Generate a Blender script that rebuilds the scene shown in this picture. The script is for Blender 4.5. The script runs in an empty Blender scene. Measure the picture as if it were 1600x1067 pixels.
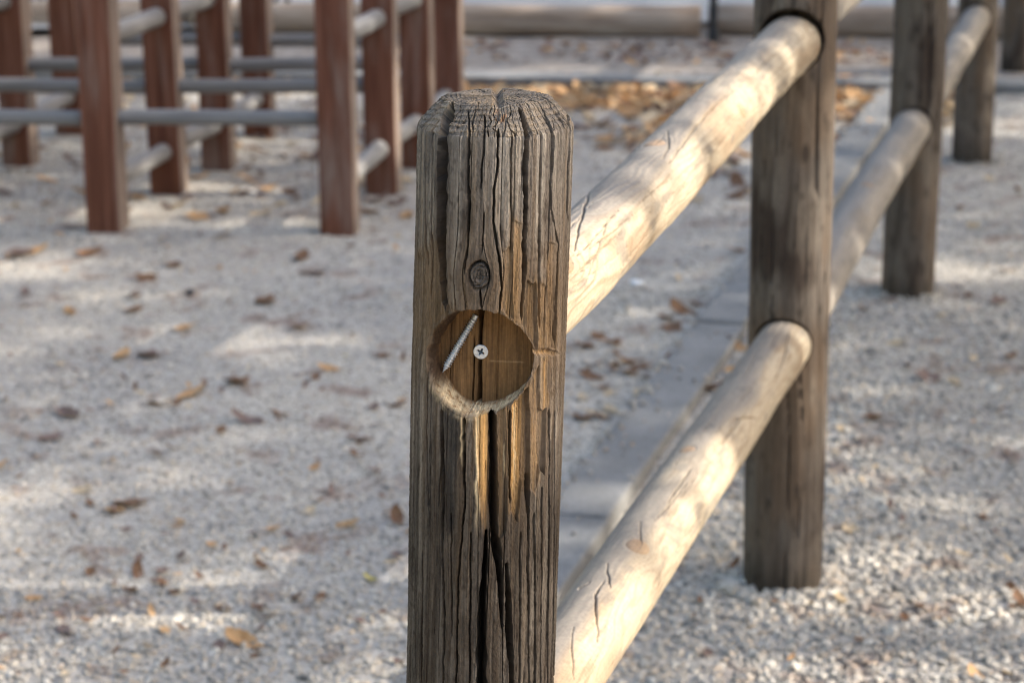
import bpy, bmesh, math, random
import numpy as np
from mathutils import Vector, Matrix

random.seed(7); rng = np.random.default_rng(11)
scn = bpy.context.scene
COL = scn.collection

# ------------------------------------------------------------------ camera
FPX = 3543.0                                   # focal length in pixels of a 1600 wide frame
PITCH, ROLL, CAMH = math.radians(15.3), math.radians(.56), 1.295
F = np.array([0, math.cos(PITCH), -math.sin(PITCH)])
U0 = np.array([0, math.sin(PITCH), math.cos(PITCH)]); R0 = np.array([1., 0, 0])
RT = R0*math.cos(ROLL) - U0*math.sin(ROLL)
UP = U0*math.cos(ROLL) + R0*math.sin(ROLL)
CAM = np.array([0, 0, CAMH])
cd = bpy.data.cameras.new('camera'); cam = bpy.data.objects.new('camera', cd); COL.objects.link(cam)
cd.sensor_fit = 'HORIZONTAL'; cd.sensor_width = 36; cd.lens = FPX/1600*36
cd.clip_start = .05; cd.clip_end = 1000
cam.matrix_world = Matrix(((RT[0], UP[0], -F[0], CAM[0]), (RT[1], UP[1], -F[1], CAM[1]),
                           (RT[2], UP[2], -F[2], CAM[2]), (0, 0, 0, 1)))
cd.dof.use_dof = True; cd.dof.focus_distance = 1.625; cd.dof.aperture_fstop = 10.5
scn.camera = cam

# ------------------------------------------------------------------ light
SUN_AZ, SUN_EL = math.radians(88), math.radians(29)
SUN = np.array([math.sin(SUN_AZ)*math.cos(SUN_EL), math.cos(SUN_AZ)*math.cos(SUN_EL), math.sin(SUN_EL)])
w = bpy.data.worlds.new('World'); scn.world = w; w.use_nodes = True
nt = w.node_tree; bg = nt.nodes['Background']
sky = nt.nodes.new('ShaderNodeTexSky'); sky.sky_type = 'NISHITA'; sky.sun_disc = False
sky.air_density = 1.; sky.dust_density = 4.; sky.ozone_density = 0.
sky.sun_elevation = SUN_EL; sky.sun_rotation = SUN_AZ
nt.links.new(sky.outputs[0], bg.inputs[0]); bg.inputs[1].default_value = .15
sl = bpy.data.lights.new('sun', 'SUN'); sl.energy = 2.0; sl.angle = math.radians(.53); sl.color = (1, .935, .84)
so = bpy.data.objects.new('sun', sl); COL.objects.link(so)
so.rotation_euler = Vector(SUN).to_track_quat('Z', 'Y').to_euler(); so.location = (8, 4, 8)
scn.view_settings.view_transform = 'Standard'; scn.view_settings.look = 'None'
scn.view_settings.gamma = 1; scn.view_settings.exposure = 2.0
scn.cycles.max_bounces = 6; scn.cycles.filter_width = 1.1

# ------------------------------------------------------------------ helpers
def proj(P):
    v = np.asarray(P, float) - CAM; z = v@F
    return 800 + FPX*(v@RT)/z, 533.5 - FPX*(v@UP)/z
def ray(x, y): return F + RT*(x-800)/FPX + UP*(533.5-y)/FPX
def gnd(x, y, h=0.):
    d = ray(x, y); return CAM + d*((h-CAMH)/d[2])
def atz(x, y, z): return CAM + ray(x, y)*z

def sr(r, g, b):
    c = np.array([r, g, b])/255.
    return np.where(c <= .04045, c/12.92, ((c+.055)/1.055)**2.4)

def vn(x, y, seed=0):                          # 2D value noise, -1..1
    x, y = np.broadcast_arrays(np.asarray(x, float), np.asarray(y, float))
    xi = np.floor(x).astype(np.int64); yi = np.floor(y).astype(np.int64)
    u = x-xi; v = y-yi; u = u*u*(3-2*u); v = v*v*(3-2*v)
    def h(i, j):
        n = (i*374761393 + j*668265263 + seed*1442695041) & 0xffffffff
        n = ((n ^ (n >> 13))*1274126177) & 0xffffffff
        return ((n ^ (n >> 16)) & 0xffff)/32767.5 - 1
    a = h(xi, yi); b = h(xi+1, yi); c = h(xi, yi+1); d = h(xi+1, yi+1)
    return (a+(b-a)*u) + ((c+(d-c)*u)-(a+(b-a)*u))*v
def fbm(x, y, o=3, seed=0):
    s = 0; a = 1; t = 0
    for k in range(o):
        s = s + a*vn(x*2**k, y*2**k, seed+k*17); t += a; a *= .5
    return s/t
def sm(a, b, x):
    t = np.clip((x-a)/(b-a), 0, 1); return t*t*(3-2*t)
def mix(a, b, t):
    t = np.clip(np.asarray(t, float), 0, 1)[..., None]; return a*(1-t) + b*t

def link(o, parent=None):
    COL.objects.link(o)
    if parent is not None: o.parent = parent
    return o
def tag(o, label=None, cat=None, group=None, kind=None):
    for k, v in (('label', label), ('category', cat), ('group', group), ('kind', kind)):
        if v: o[k] = v
    return o
def empty(name, loc=(0, 0, 0)):
    o = bpy.data.objects.new(name, None); o.location = loc; o.empty_display_size = .1; return link(o)

def grid_mesh(name, V, col=None, wc=None, wrap=True, cap=(False, False), smooth=True):
    nr, nc = V.shape[:2]
    me = bpy.data.meshes.new(name)
    me.vertices.add(nr*nc); me.vertices.foreach_set('co', V.reshape(-1).astype(np.float32))
    i = np.arange(nr-1)[:, None]; ncq = nc if wrap else nc-1
    j = np.arange(ncq)[None, :]; j2 = (j+1) % nc
    Q = np.stack([i*nc+j, i*nc+j2, (i+1)*nc+j2, (i+1)*nc+j], -1).reshape(-1)
    loops = [Q]; tot = [np.full(len(Q)//4, 4)]
    if cap[0]: loops.append(np.arange(nc)[::-1]); tot.append(np.array([nc]))
    if cap[1]: loops.append((nr-1)*nc+np.arange(nc)); tot.append(np.array([nc]))
    L = np.concatenate(loops); T = np.concatenate(tot); S = np.concatenate([[0], np.cumsum(T)[:-1]])
    me.loops.add(len(L)); me.loops.foreach_set('vertex_index', L.astype(np.int32))
    me.polygons.add(len(T)); me.polygons.foreach_set('loop_start', S.astype(np.int32))
    me.polygons.foreach_set('loop_total', T.astype(np.int32))
    me.polygons.foreach_set('use_smooth', np.full(len(T), smooth))
    if col is not None:
        a = me.attributes.new('Col', 'FLOAT_COLOR', 'POINT')
        c4 = np.ones((nr*nc, 4), np.float32); c4[:, :3] = col.reshape(-1, 3); a.data.foreach_set('color', c4.reshape(-1))
    if wc is not None:
        a = me.attributes.new('wc', 'FLOAT_VECTOR', 'POINT'); a.data.foreach_set('vector', wc.reshape(-1).astype(np.float32))
    me.update(calc_edges=True); me.validate()
    return me

class NT:                                      # small node builder
    def __init__(s, name):
        s.m = bpy.data.materials.new(name); s.m.use_nodes = True; s.t = s.m.node_tree
        s.b = s.t.nodes['Principled BSDF']
    def n(s, typ, **kw):
        o = s.t.nodes.new(typ)
        for k, v in kw.items():
            if k.startswith('i_'):
                key = k[2:]; o.inputs[int(key) if key.isdigit() else key].default_value = v
            else: setattr(o, k, v)
        return o
    def l(s, a, b): s.t.links.new(a, b)
    def ramp(s, fac, stops):
        r = s.n('ShaderNodeValToRGB'); s.l(fac, r.inputs[0]); e = r.color_ramp.elements
        while len(e) < len(stops): e.new(.5)
        for k, (p, c) in enumerate(stops): e[k].position = p; e[k].color = (*c, 1)
        return r.outputs[0]
    def noise(s, vec, scale, detail=4, rough=.55, dist=0):
        o = s.n('ShaderNodeTexNoise', i_Scale=scale, i_Detail=detail, i_Roughness=rough, i_Distortion=dist)
        if vec is not None: s.l(vec, o.inputs['Vector'])
        return o.outputs[0]
    def mapv(s, vec, sc):
        o = s.n('ShaderNodeMapping'); s.l(vec, o.inputs[0]); o.inputs['Scale'].default_value = sc; return o.outputs[0]
    def mixc(s, fac, a, b, typ='MIX'):
        o = s.n('ShaderNodeMix', data_type='RGBA', blend_type=typ)
        for v, sock in ((fac, o.inputs[0]), (a, o.inputs[6]), (b, o.inputs[7])):
            if isinstance(v, (int, float)): sock.default_value = v
            elif isinstance(v, (tuple, list, np.ndarray)): sock.default_value = (*v[:3], 1)
            else: s.l(v, sock)
        return o.outputs[2]
    def bump(s, h, strength, dist):
        o = s.n('ShaderNodeBump', i_Strength=strength, i_Distance=dist); s.l(h, o.inputs['Height'])
        s.l(o.outputs[0], s.b.inputs['Normal'])
    def base(s, c, rough=.85):
        if isinstance(c, (tuple, list, np.ndarray)): s.b.inputs['Base Color'].default_value = (*c[:3], 1)
        else: s.l(c, s.b.inputs['Base Color'])
        s.b.inputs['Roughness'].default_value = rough
        s.b.inputs['Specular IOR Level'].default_value = .25

def wood_attr(name, fine=900, lo=.72, hi=1.22, bump=.35, dist=.0006, rough=.85, spec=.2):
    t = NT(name)
    c = t.n('ShaderNodeAttribute', attribute_name='Col').outputs['Color']
    v = t.n('ShaderNodeAttribute', attribute_name='wc').outputs['Vector']
    n1 = t.noise(t.mapv(v, (fine, fine*.03, fine)), 1, 3, .6)
    n2 = t.noise(t.mapv(v, (fine*.5, fine*.35, fine*.5)), 1, 3, .6)
    k = t.ramp(n1, [(.25, (lo,)*3), (.75, (hi,)*3)])
    k2 = t.ramp(n2, [(.3, (.85,)*3), (.7, (1.12,)*3)])
    c = t.mixc(1., t.mixc(1., c, k, 'MULTIPLY'), k2, 'MULTIPLY')
    t.base(c, rough); t.b.inputs['Specular IOR Level'].default_value = spec
    a = t.n('ShaderNodeMath', operation='ADD'); t.l(n1, a.inputs[0]); t.l(n2, a.inputs[1])
    t.bump(a.outputs[0], bump, dist)
    return t.m
M_POST = wood_attr('weathered_post_wood', 900, .58, 1.3, .45)
M_RAIL = wood_attr('peeled_rail_wood', 500, .86, 1.1, .25, .0005, .8)

def boxm(name, sx, sy, sz, bev=.005, segs=2):
    bm = bmesh.new(); bmesh.ops.create_cube(bm, size=1)
    for v in bm.verts: v.co = Vector((v.co.x*sx, v.co.y*sy, v.co.z*sz))
    if bev: bmesh.ops.bevel(bm, geom=bm.edges[:], offset=bev, segments=segs, affect='EDGES', profile=.6)
    me = bpy.data.meshes.new(name); bm.to_mesh(me); bm.free()
    return me

# ------------------------------------------------------------------ ground
def ground_h(x, y):
    return .012*vn(x*.9, y*.9, 3) + .005*vn(x*3.1, y*3.1, 4)
def axis_vals(lo, hi, a, b, step):
    core = np.arange(a, b+1e-6, step)
    l = a - np.geomspace(step, a-lo, 26)[::-1]; r = b + np.geomspace(step, hi-b, 26)
    return np.concatenate([l, core, r])
gx = axis_vals(-260, 260, -4, 5, .05); gy = axis_vals(-260, 260, 0, 13, .05)
GX, GY = np.meshgrid(gx, gy, indexing='xy')
near = np.clip(1 - np.maximum(np.abs(GX-.5)-4.5, np.maximum(-GY, GY-13))/2, 0, 1)
GZ = ground_h(GX, GY)*near
t = NT('gravel_ground'); geo = t.n('ShaderNodeNewGeometry').outputs['Position']
vo = t.n('ShaderNodeTexVoronoi', i_Scale=85.); t.l(geo, vo.inputs['Vector'])
vo2 = t.n('ShaderNodeTexVoronoi', i_Scale=190.); t.l(geo, vo2.inputs['Vector'])
bw = t.n('ShaderNodeSeparateColor'); t.l(vo.outputs['Color'], bw.inputs[0])
peb = t.ramp(bw.outputs[0], [(0, (.20, .195, .19)), (.35, (.33, .315, .30)), (.7, (.42, .40, .375)), (1, (.55, .52, .48))])
fine = t.ramp(t.noise(geo, 160, 4), [(.3, (.24, .23, .22)), (.7, (.44, .42, .395))])
c = t.mixc(.55, peb, fine)
big = t.ramp(t.noise(geo, 1.6, 5, .6), [(.35, (.86, .86, .88)), (.65, (1.1, 1.08, 1.05))])
c = t.mixc(1., c, big, 'MULTIPLY'); c = t.mixc(1., c, (1.07, 1.03, .945), 'MULTIPLY')
rust = t.ramp(t.noise(geo, 7., 5, .62, .4), [(.56, (0,)*3), (.66, (1,)*3)])
c = t.mixc(t.mixc(1., rust, (.75, .75, .75), 'MULTIPLY'), c, (.20, .135, .105))
# bare brown soil with litter beyond the far kerb
sp = t.n('ShaderNodeSeparateXYZ'); t.l(geo, sp.inputs[0])
ln = t.n('ShaderNodeMath', operation='MULTIPLY_ADD', i_1=.19, i_2=0.); t.l(sp.outputs[0], ln.inputs[0])
ad = t.n('ShaderNodeMath', operation='ADD'); t.l(ln.outputs[0], ad.inputs[0]); t.l(sp.outputs[1], ad.inputs[1])
soilf = t.ramp(t.n('ShaderNodeMapRange', i_1=8.62, i_2=8.80).outputs[0], [(0, (0,)*3), (1, (1,)*3)])
mr = [n for n in t.t.nodes if n.bl_idname == 'ShaderNodeMapRange'][0]; t.l(ad.outputs[0], mr.inputs[0])
soil = t.ramp(t.noise(geo, 14, 5, .65), [(.35, (.17, .135, .105)), (.65, (.33, .29, .25))])
c = t.mixc(soilf, c, soil)
t.base(c, .95)
hh = t.n('ShaderNodeMath', operation='MULTIPLY', i_1=-1.); t.l(vo.outputs['Distance'], hh.inputs[0])
h2 = t.n('ShaderNodeMath', operation='ADD'); t.l(hh.outputs[0], h2.inputs[0]); t.l(t.noise(geo, 120, 4), h2.inputs[1])
t.bump(h2.outputs[0], .6, .006)
gm = grid_mesh('ground', np.stack([GX, GY, GZ], -1), wrap=False); gm.materials.append(t.m)
tag(link(bpy.data.objects.new('ground', gm)), 'pale grey gravel yard with scattered dry leaves', kind='structure')

# paving beyond the log edging
t = NT('pale_paving'); geo = t.n('ShaderNodeNewGeometry').outputs['Position']
c = t.ramp(t.noise(geo, 5, 6, .6), [(.3, (.29, .286, .275)), (.7, (.37, .363, .348))])
t.base(c, .9); t.bump(t.noise(geo, 60, 3), .3, .004)
V = np.array([[[-40, 9.83, .03], [40, 9.83, .03]], [[-40, 24, .03], [40, 24, .03]]], float)
pm = grid_mesh('paving', V, wrap=False); pm.materials.append(t.m)
tag(link(bpy.data.objects.new('paving', pm)), 'smooth pale grey paved path beyond the edging logs', kind='structure')

# ------------------------------------------------------------------ kerbs
def concrete(name, lo, hi):
    t = NT(name); geo = t.n('ShaderNodeNewGeometry').outputs['Position']
    c = t.ramp(t.noise(geo, 9, 6, .62), [(.3, lo), (.7, hi)])
    c2 = t.ramp(t.noise(geo, 130, 3), [(.3, (.82,)*3), (.7, (1.12,)*3)])
    t.base(t.mixc(1., c, c2, 'MULTIPLY'), .92); t.bump(t.noise(geo, 180, 4, .65), .5, .003)
    return t.m
M_KERB = concrete('kerb_concrete', (.16, .157, .15), (.255, .248, .235))
def kerb(name, label, a, b, n, width, h, gap=.012, first=None):
    a = np.array(a); b = np.array(b); d = b-a; Ln = np.hypot(*d); d = d/Ln
    root = empty(name, (a[0], a[1], 0)); tag(root, label, kind='structure')
    root.rotation_euler.z = math.atan2(d[1], d[0]); st = Ln/n
    me = boxm('kerb_stone', st-gap, width, h+.2, .008, 2); me.materials.append(M_KERB)
    for k in range(n):
        o = link(bpy.data.objects.new('kerb_stone', me), root)
        o.location = (st*(k+.5), random.uniform(-.003, .003), h/2-.1+random.uniform(-.002, .003))
        o.rotation_euler.z = random.uniform(-.003, .003)
kd = np.array([math.sin(math.radians(15.9)), math.cos(math.radians(15.9))]); kn = np.array([kd[1], -kd[0]])
KH = .026
kr = gnd(1038, 684, KH)[:2]                    # a point on the right upper edge
kj = gnd(897, 878, KH)[:2]; s0 = (kj-kr)@kd; s2 = (gnd(1325, 232, KH)[:2]-kr)@kd
KW = .112; kc = kr - kn*KW/2; st = (s2-s0)/3
kerb('fence_kerb', 'low grey concrete kerb running beside the wooden fence',
     kc+kd*(s0-3*st), kc+kd*(s0+4.42*st), 7, KW, KH)
ka = gnd(730, 111, .05)[:2]; kb = gnd(1580, 124, .05)[:2]; kdir = (kb-ka)/np.hypot(*(kb-ka))
kerb('far_kerb', 'pale concrete kerb crossing behind the leaf litter', ka-kdir*4.4, ka+kdir*6.4, 10, .13, .04)

# ------------------------------------------------------------------ fence
fence = empty('post_and_rail_fence', (0, 0, 0))
tag(fence, 'weathered round-timber fence, its cracked front post with an empty drilled socket', 'fence')

GREY = sr(112, 103, 93); LGREY = sr(156, 146, 132); BRN = sr(100, 80, 58); DRK = sr(54, 47, 41)
GOLD = sr(208, 163, 102); CREAM = sr(214, 190, 150); FLOORC = sr(132, 100, 65); MOLD = sr(44, 41, 38); WARM = sr(117, 94, 67)

# --- the front post -------------------------------------------------
R1 = .057
AX = atz(769.5, 330, FPX*2*R1/241.); AD = np.array([.0380, .030, 1.]); TOPH, CH = 1.031, .020
def axis1(h): return AX + AD*(np.asarray(h)[..., None]-AX[2])

def front_post():
    ang = np.concatenate([np.radians(np.linspace(-97, 97, 500)), np.radians(np.linspace(97, 263, 90))[1:-1]])
    hs = np.concatenate([np.linspace(-.15, .52, 50), np.linspace(.525, .795, 330), np.linspace(.795, .825, 90)[1:], np.linspace(.825, TOPH-CH, 240)[1:]])
    nch, ntp = 48, 60
    rad = np.concatenate([np.full(len(hs), R1), np.linspace(R1, R1-.0185, nch+1)[1:], np.linspace(R1-.0185, .0006, ntp+1)[1:]])
    zz = np.concatenate([hs, np.linspace(TOPH-CH, TOPH, nch+1)[1:], np.full(ntp, TOPH)])
    nr_ = np.concatenate([np.ones(len(hs)), np.full(nch, .72), np.zeros(ntp)])
    nz_ = np.concatenate([np.zeros(len(hs)), np.full(nch, .69), np.ones(ntp)])
    kk = np.hanning(25); kk /= kk.sum()
    def smo(v): return np.concatenate([v[:12], np.convolve(v, kk, 'valid'), v[-12:]])
    kk0 = len(hs)-14
    for v in (rad, zz, nr_, nz_): v[kk0:] = smo(v)[kk0:]
    ln_ = np.hypot(nr_, nz_); nr_ = nr_/ln_; nz_ = nz_/ln_
    part = np.concatenate([np.zeros(len(hs)), np.ones(nch), np.full(ntp, 2)])[:, None]*np.ones(len(ang))
    A_, Z_ = np.meshgrid(ang, zz); RR = np.meshgrid(ang, rad)[1]
    rx, ry = np.sin(A_), -np.cos(A_)
    ax = axis1(Z_)
    S = ax + np.stack([RR*rx, RR*ry, 0*RR], -1)
    N = np.stack([nr_[:, None]*rx, nr_[:, None]*ry, nz_[:, None]*np.ones_like(rx)], -1)
    X, Y = proj(S); front = np.abs((A_+np.pi) % (2*np.pi)-np.pi) < 1.69
    arc = A_*R1; H_ = Z_
    side = part == 0
    topz = sm(TOPH-CH-.001, TOPH-CH+.001, Z_)

    # fibres
    D = np.zeros_like(X)                       # mm outward
    wob = 1.5*vn(arc*40, H_*4, 5) + .35*vn(arc*90, H_*22, 6)          # sideways wander, mm
    u = arc*1000 + wob
    kx, ky = (X-749)/15.5, (Y-430)/22; kr_ = np.hypot(kx, ky)
    uk = np.arcsin(np.clip((749-769)/119., -1, 1))*R1*1000
    u = np.where(front & side, uk+(u-uk)*(1-.8*np.exp(-(kr_/1.9)**2)), u)
    st1 = vn(u/5.5, H_*3, 21); st2 = vn(u/2.1, H_*9, 22); st3 = vn(u/.9, H_*16, 23)
    sidef = np.where(part == 0, 1., np.where(part == 1, .28, .1))
    D += sidef*(.32*st1 + .32*st2 + .26*st3)
    fc = 1-np.abs(vn(u/10.5, H_*2.0, 31)); D -= sidef*4.5*sm(.955, .995, fc)*sm(-.3, .4, vn(u/25, H_*12, 32))
    fc2 = 1-np.abs(vn(u/3.6, H_*3.5, 33)); D -= sidef*2.2*sm(.95, .99, fc2)*sm(.1, .6, vn(u/18, H_*14, 34))
    D += sidef*.35*fbm(arc*900, H_*500, 2, 40)
    # gentle swell
    D += .8*vn(arc*22, H_*5, 41)

    # end grain: rings and radial checks
    px_, py_ = (S-ax)[..., 0]+.002, (S-ax)[..., 1]-.004
    rho = np.hypot(px_, py_)*1000; ta = np.arctan2(px_, -py_)
    ring = (rho/3.4 + .5*vn(ta*2, rho/14, 51)) % 1
    tf = np.where(part >= 1, 1., 0.)
    D += tf*(np.where(part == 1, .65, .6)*(ring-.5)*sm(1., .86, ring) + .45*fbm(px_*800, py_*800, 3, 52) + .6*fbm(px_*170, py_*170, 2, 57))
    chk = 1-np.abs(vn(ta*6+.3*vn(ta*9, rho/4, 54), rho/60, 53)); D -= tf*4.5*sm(.93, .99, chk)*sm(6, 20, rho)
    chk = 1-np.abs(vn(ta*15+.3*vn(ta*9, rho/4, 56), rho/40, 55)); D -= tf*2.2*sm(.93, .99, chk)*sm(10, 25, rho)

    fresh = np.zeros_like(X); warm = np.zeros_like(X); dark = np.zeros_like(X)
    fx = np.where(front, 1., 0.)
    cth = np.maximum(np.cos(A_), .3)
    def crack(pts, dmm, sh=.42, taper=16, wamp=1.):
        nonlocal D
        p = np.array(pts, float); o = np.argsort(p[:, 1]); p = p[o]
        xi = np.interp(Y, p[:, 1], p[:, 0]) + wamp*cth*(1.0*vn(Y/24, p[0, 0], 61) + .35*vn(Y/6, p[0, 0], 62))
        hw = (np.interp(Y, p[:, 1], p[:, 2])*1.05+.6)*cth*(1+.18*vn(Y/11, p[0, 0]+3, 63))
        dmm = dmm if dmm > 15 else dmm*1.9
        y0, y1 = p[0, 1], p[-1, 1]
        e = sm(y0-2, y0+taper*.3, Y)*sm(y1+2, y1-taper, Y)
        q = np.clip(1-np.abs(X-xi)/np.maximum(hw*e, .3), 0, 1)**sh
        D = D - fx*dmm*q*e
    def poly(pts, soft=2., n=2.5):              # soft inside mask of a polygon given in the photo's pixels
        XX = X + n*vn(X/4, Y/26, 71); YY = Y + 2*n*vn(X/3.5, Y/40, 72)
        inside = np.zeros(X.shape, bool); P = pts; dmin = np.full(X.shape, 1e9)
        for (x0, y0), (x1, y1) in zip(P, P[1:]+P[:1]):
            c_ = ((y0 > YY) != (y1 > YY)) & (XX < (x1-x0)*(YY-y0)/((y1-y0) if y1 != y0 else 1e-9)+x0)
            inside ^= c_
            tt = np.clip(((XX-x0)*(x1-x0)+(YY-y0)*(y1-y0))/max((x1-x0)**2+(y1-y0)**2, 1e-9), 0, 1)
            dmin = np.minimum(dmin, np.hypot(XX-x0-tt*(x1-x0), YY-y0-tt*(y1-y0)))
        return fx*np.where(inside, np.clip(.5+dmin/soft, 0, 1), np.clip(.5-dmin/soft, 0, 1))

    # plate with the knot, standing proud over the socket
    pl = poly([(698, 192), (697, 470), (704, 484), (722, 489), (776, 491), (786, 470), (790, 420), (782, 380), (776, 330), (776, 200)], 3, 1.2)
    D += 1.3*pl
    # side strips torn lower around the socket
    tl = poly([(655, 400), (688, 380), (692, 480), (705, 488), (676, 520), (664, 545), (655, 545)], 18, 5)
    D -= 2.2*tl; warm = np.maximum(warm, poly([(655, 400), (688, 380), (692, 480), (705, 488), (676, 520), (664, 545), (655, 545)], 34, 6))
    for q, dd, ff in (([(786, 395), (800, 385), (802, 500), (790, 492), (784, 485)], 2.2, .2),
                  ([(803, 345), (819, 350), (818, 510), (803, 506)], 1.0, .25),
                  ([(824, 440), (838, 445), (840, 548), (824, 525)], 3.4, .1),
                  ([(843, 440), (856, 450), (852, 548), (842, 545)], 1.4, .25),
                  ([(858, 380), (868, 380), (866, 545), (857, 548)], 2.0, .1)):
        m = poly(q, 2.5, 1.5); D -= dd*m; m = poly(q, 16, 5); warm = np.maximum(warm, .8*m); fresh = np.maximum(fresh, ff*m)
    # crushed pinch to the right of the socket
    pin = fx*np.clip(1-np.hypot((X-850)/24, (Y-(549+.12*(X-838)+2*vn(X/4, 0, 81)))/6), 0, 1)
    D -= 3.2*np.sqrt(pin); fresh = np.maximum(fresh, .5*pin)
    # strips below the socket: (polygon, lowered mm, fresh)
    strips = [([(742, 645), (764, 640), (764, 850), (757, 845), (749, 760)], 1.6, 1.),
              ([(777, 640), (789, 640), (790, 830), (778, 845)], 2.6, .15),
              ([(789, 640), (800, 634), (799, 800), (790, 806)], .4, .25),
              ([(800, 632), (812, 622), (816, 740), (808, 815), (799, 800)], 2.4, .95),
              ([(812, 620), (826, 606), (828, 760), (822, 800), (815, 745)], 5.0, .35),
              ([(827, 604), (832, 590), (838, 700), (836, 770), (828, 765)], .6, .45),
              ([(834, 585), (842, 570), (844, 720), (838, 760)], 2.6, .5),
              ([(842, 640), (853, 640), (850, 740), (844, 735)], 3.6, .05),
              ([(846, 560), (855, 560), (853, 640), (846, 640)], .4, .45)]
    for q, dd, ff in strips:
        m = poly(q, 1.6, 1.4); D -= dd*m; m = poly(q, 7, 3)*(.55+.45*sm(-.3, .4, vn(u/2.2, H_*7, 74))); fresh = np.maximum(fresh, ff*m*sm(860, 700, Y)); warm = np.maximum(warm, .9*m)
    # left edge of the golden strip slopes into the big split
    D -= fx*6*np.clip((X-752)/13, 0, 1)*sm(640, 650, Y)*sm(850, 800, Y)*(X < 766)
    db = poly([(691, 646), (722, 652), (723, 700), (716, 725), (712, 770), (692, 775)], 2.5, 1.5); D += .6*db
    db = poly([(691, 640), (722, 640), (723, 700), (716, 740), (708, 820), (692, 850)], 9, 5); dark = np.maximum(dark, db*(.55+.45*sm(-.5, .3, vn(u/2.5, H_*8, 75))))
    # named cracks
    crack([(706, 158, 7), (698, 182, 11), (691, 212, 11), (690, 300, 10), (689, 400, 9), (694, 484, 7)], 10, .32, wamp=.6)
    crack([(684, 300, 3), (687, 400, 6), (694, 486, 5)], 5, .5)
    crack([(731, 172, 1), (733, 205, 1.3), (733, 330, 1.5), (731, 390, .9), (726, 430, .6)], 3.6)
    crack([(756, 178, 1), (757, 210, 1.2), (751, 300, .9)], 2.6)
    crack([(779, 200, 1.2), (778, 250, 1.4), (771, 300, 1.2), (772, 350, 1.6), (781, 410, 1.3), (785, 452, 1.2), (780, 492, 1.6)], 4.2)
    crack([(757, 330, .8), (753, 400, .9)], 2)
    crack([(750, 452, 1.1), (752, 490, 1.5)], 3.4)
    crack([(812, 168, 2), (819, 190, 3), (823, 205, 4), (821, 300, 3.4), (820, 420, 2.8), (817, 470, 1.8), (815, 505, 1.2)], 9)
    crack([(843, 165, 1), (858, 190, 1.6), (866, 215, 2), (861, 290, 1.2), (862, 330, 1), (872, 380, 1.2), (869, 470, 1.8), (867, 540, 2)], 4.2)
    crack([(870, 150, 2), (886, 180, 3.6), (891, 205, 4), (887, 260, 3), (885, 345, 2)], 8)
    crack([(800, 210, .9), (799, 330, .9), (800, 400, 1.3)], 2)
    crack([(664, 205, .9), (664, 420, .9)], 2); crack([(675, 205, .9), (673, 370, 1.2), (668, 470, 1.4)], 2.6)
    crack([(845, 250, .9), (842, 420, 1.4), (846, 520, 2)], 3)
    crack([(668, 560, 1), (666, 700, 1.2), (669, 800, .8)], 2.2)
    crack([(690, 640, 3), (691, 700, 3.2), (693, 755, 2.4), (690, 850, 1.4), (694, 960, 1.2), (690, 1090, 1.2)], 5.5)
    crack([(659, 860, 1.5), (658, 1000, 1.7), (657, 1090, 1.4)], 4.5)
    crack([(725, 652, 2.2), (725, 720, 2), (726, 790, 1.2), (716, 900, 1), (712, 1090, 1)], 4.8)
    crack([(704, 800, .7), (706, 1000, .9)], 1.8); crack([(736, 830, .8), (733, 1090, 1)], 2.2)
    crack([(770, 645, 5.5), (771, 700, 6), (772, 790, 6.5), (774, 840, 6.5), (779, 880, 5), (783, 930, 3.5), (785, 990, 1)], 26, .35, wamp=.5)
    crack([(760, 830, 1.5), (758, 880, 3), (754, 930, 5), (752, 980, 7.5), (752, 1090, 8.5)], 26, .35, 3, wamp=.5)
    crack([(792, 880, 2), (794, 930, 4), (795, 985, 5.5), (799, 1040, 4.5), (800, 1090, 4)], 22, .4, 3, wamp=.5)
    crack([(797, 640, 1.4), (796, 790, 1.4)], 3.6); crack([(826, 740, 1.4), (825, 900, 1.1), (827, 1090, 1.1)], 3.6)
    crack([(834, 800, 1.6), (836, 980, 1.4), (835, 1090, 1.8)], 4); crack([(857, 640, 1.8), (858, 800, 1.5), (857, 900, 1.8), (855, 1090, 1.6)], 4.4)
    crack([(813, 830, 1), (812, 1090, .9)], 2.2); crack([(846, 760, 1), (845, 1090, 1)], 2.2)
    crack([(866, 640, 1), (864, 1090, 1)], 2.2)
    # dip in the rear rim and torn fibres
    dip = np.clip(1-np.abs(X-(776+.10*(Y-135)))/9, 0, 1)*sm(176, 150, Y)*(part >= 1); D -= 5.5*dip
    nb = fx*np.clip(1-np.hypot((X-783)/15, (Y-180)/16), 0, 1); D += nb*(3.0*vn(X/1.9, Y/6, 91)-1.4)
    
    # knot
    kw = kr_*(1+.07*vn(np.arctan2(kx, ky)*2, 5, 92))
    D += fx*(-5.*np.exp(-((kw-1)/.10)**2)*(.55+.45*sm(.6, -.8, ky)) + .8*np.exp(-((kr_-1.4)/.35)**2))
    D -= fx*(kw < .92)*(.5*np.cos(kr_*19+2*vn(X/6, Y/6, 93)) + 1.6*sm(.9, .99, 1-np.abs(vn(X/9, Y/7, 94))) + .9*sm(1, 0, kr_))
    knot = fx*sm(1.1, .95, kr_); halo = fx*sm(2.3, 1.1, kr_)

    P = S + N*(D[..., None]/1000)

    # the drilled socket
    al = math.radians(10.); nh = np.array([-math.sin(al), -math.cos(al), 0]); eh = np.array([math.cos(al), -math.sin(al), 0])
    hz = 0.
    # height of the socket centre: the surface point that shows at (748, 568)
    rr = ray(748, 568); tt = 1.60
    for _ in range(20):
        q = CAM+rr*tt; ao = axis1(np.array(q[2])); vv = q-ao; tt -= (-(vv@nh) and (R1*.985 - vv@nh))*-1*-.9 if False else 0
        tt += (vv@nh - R1*.985)*.9
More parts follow.
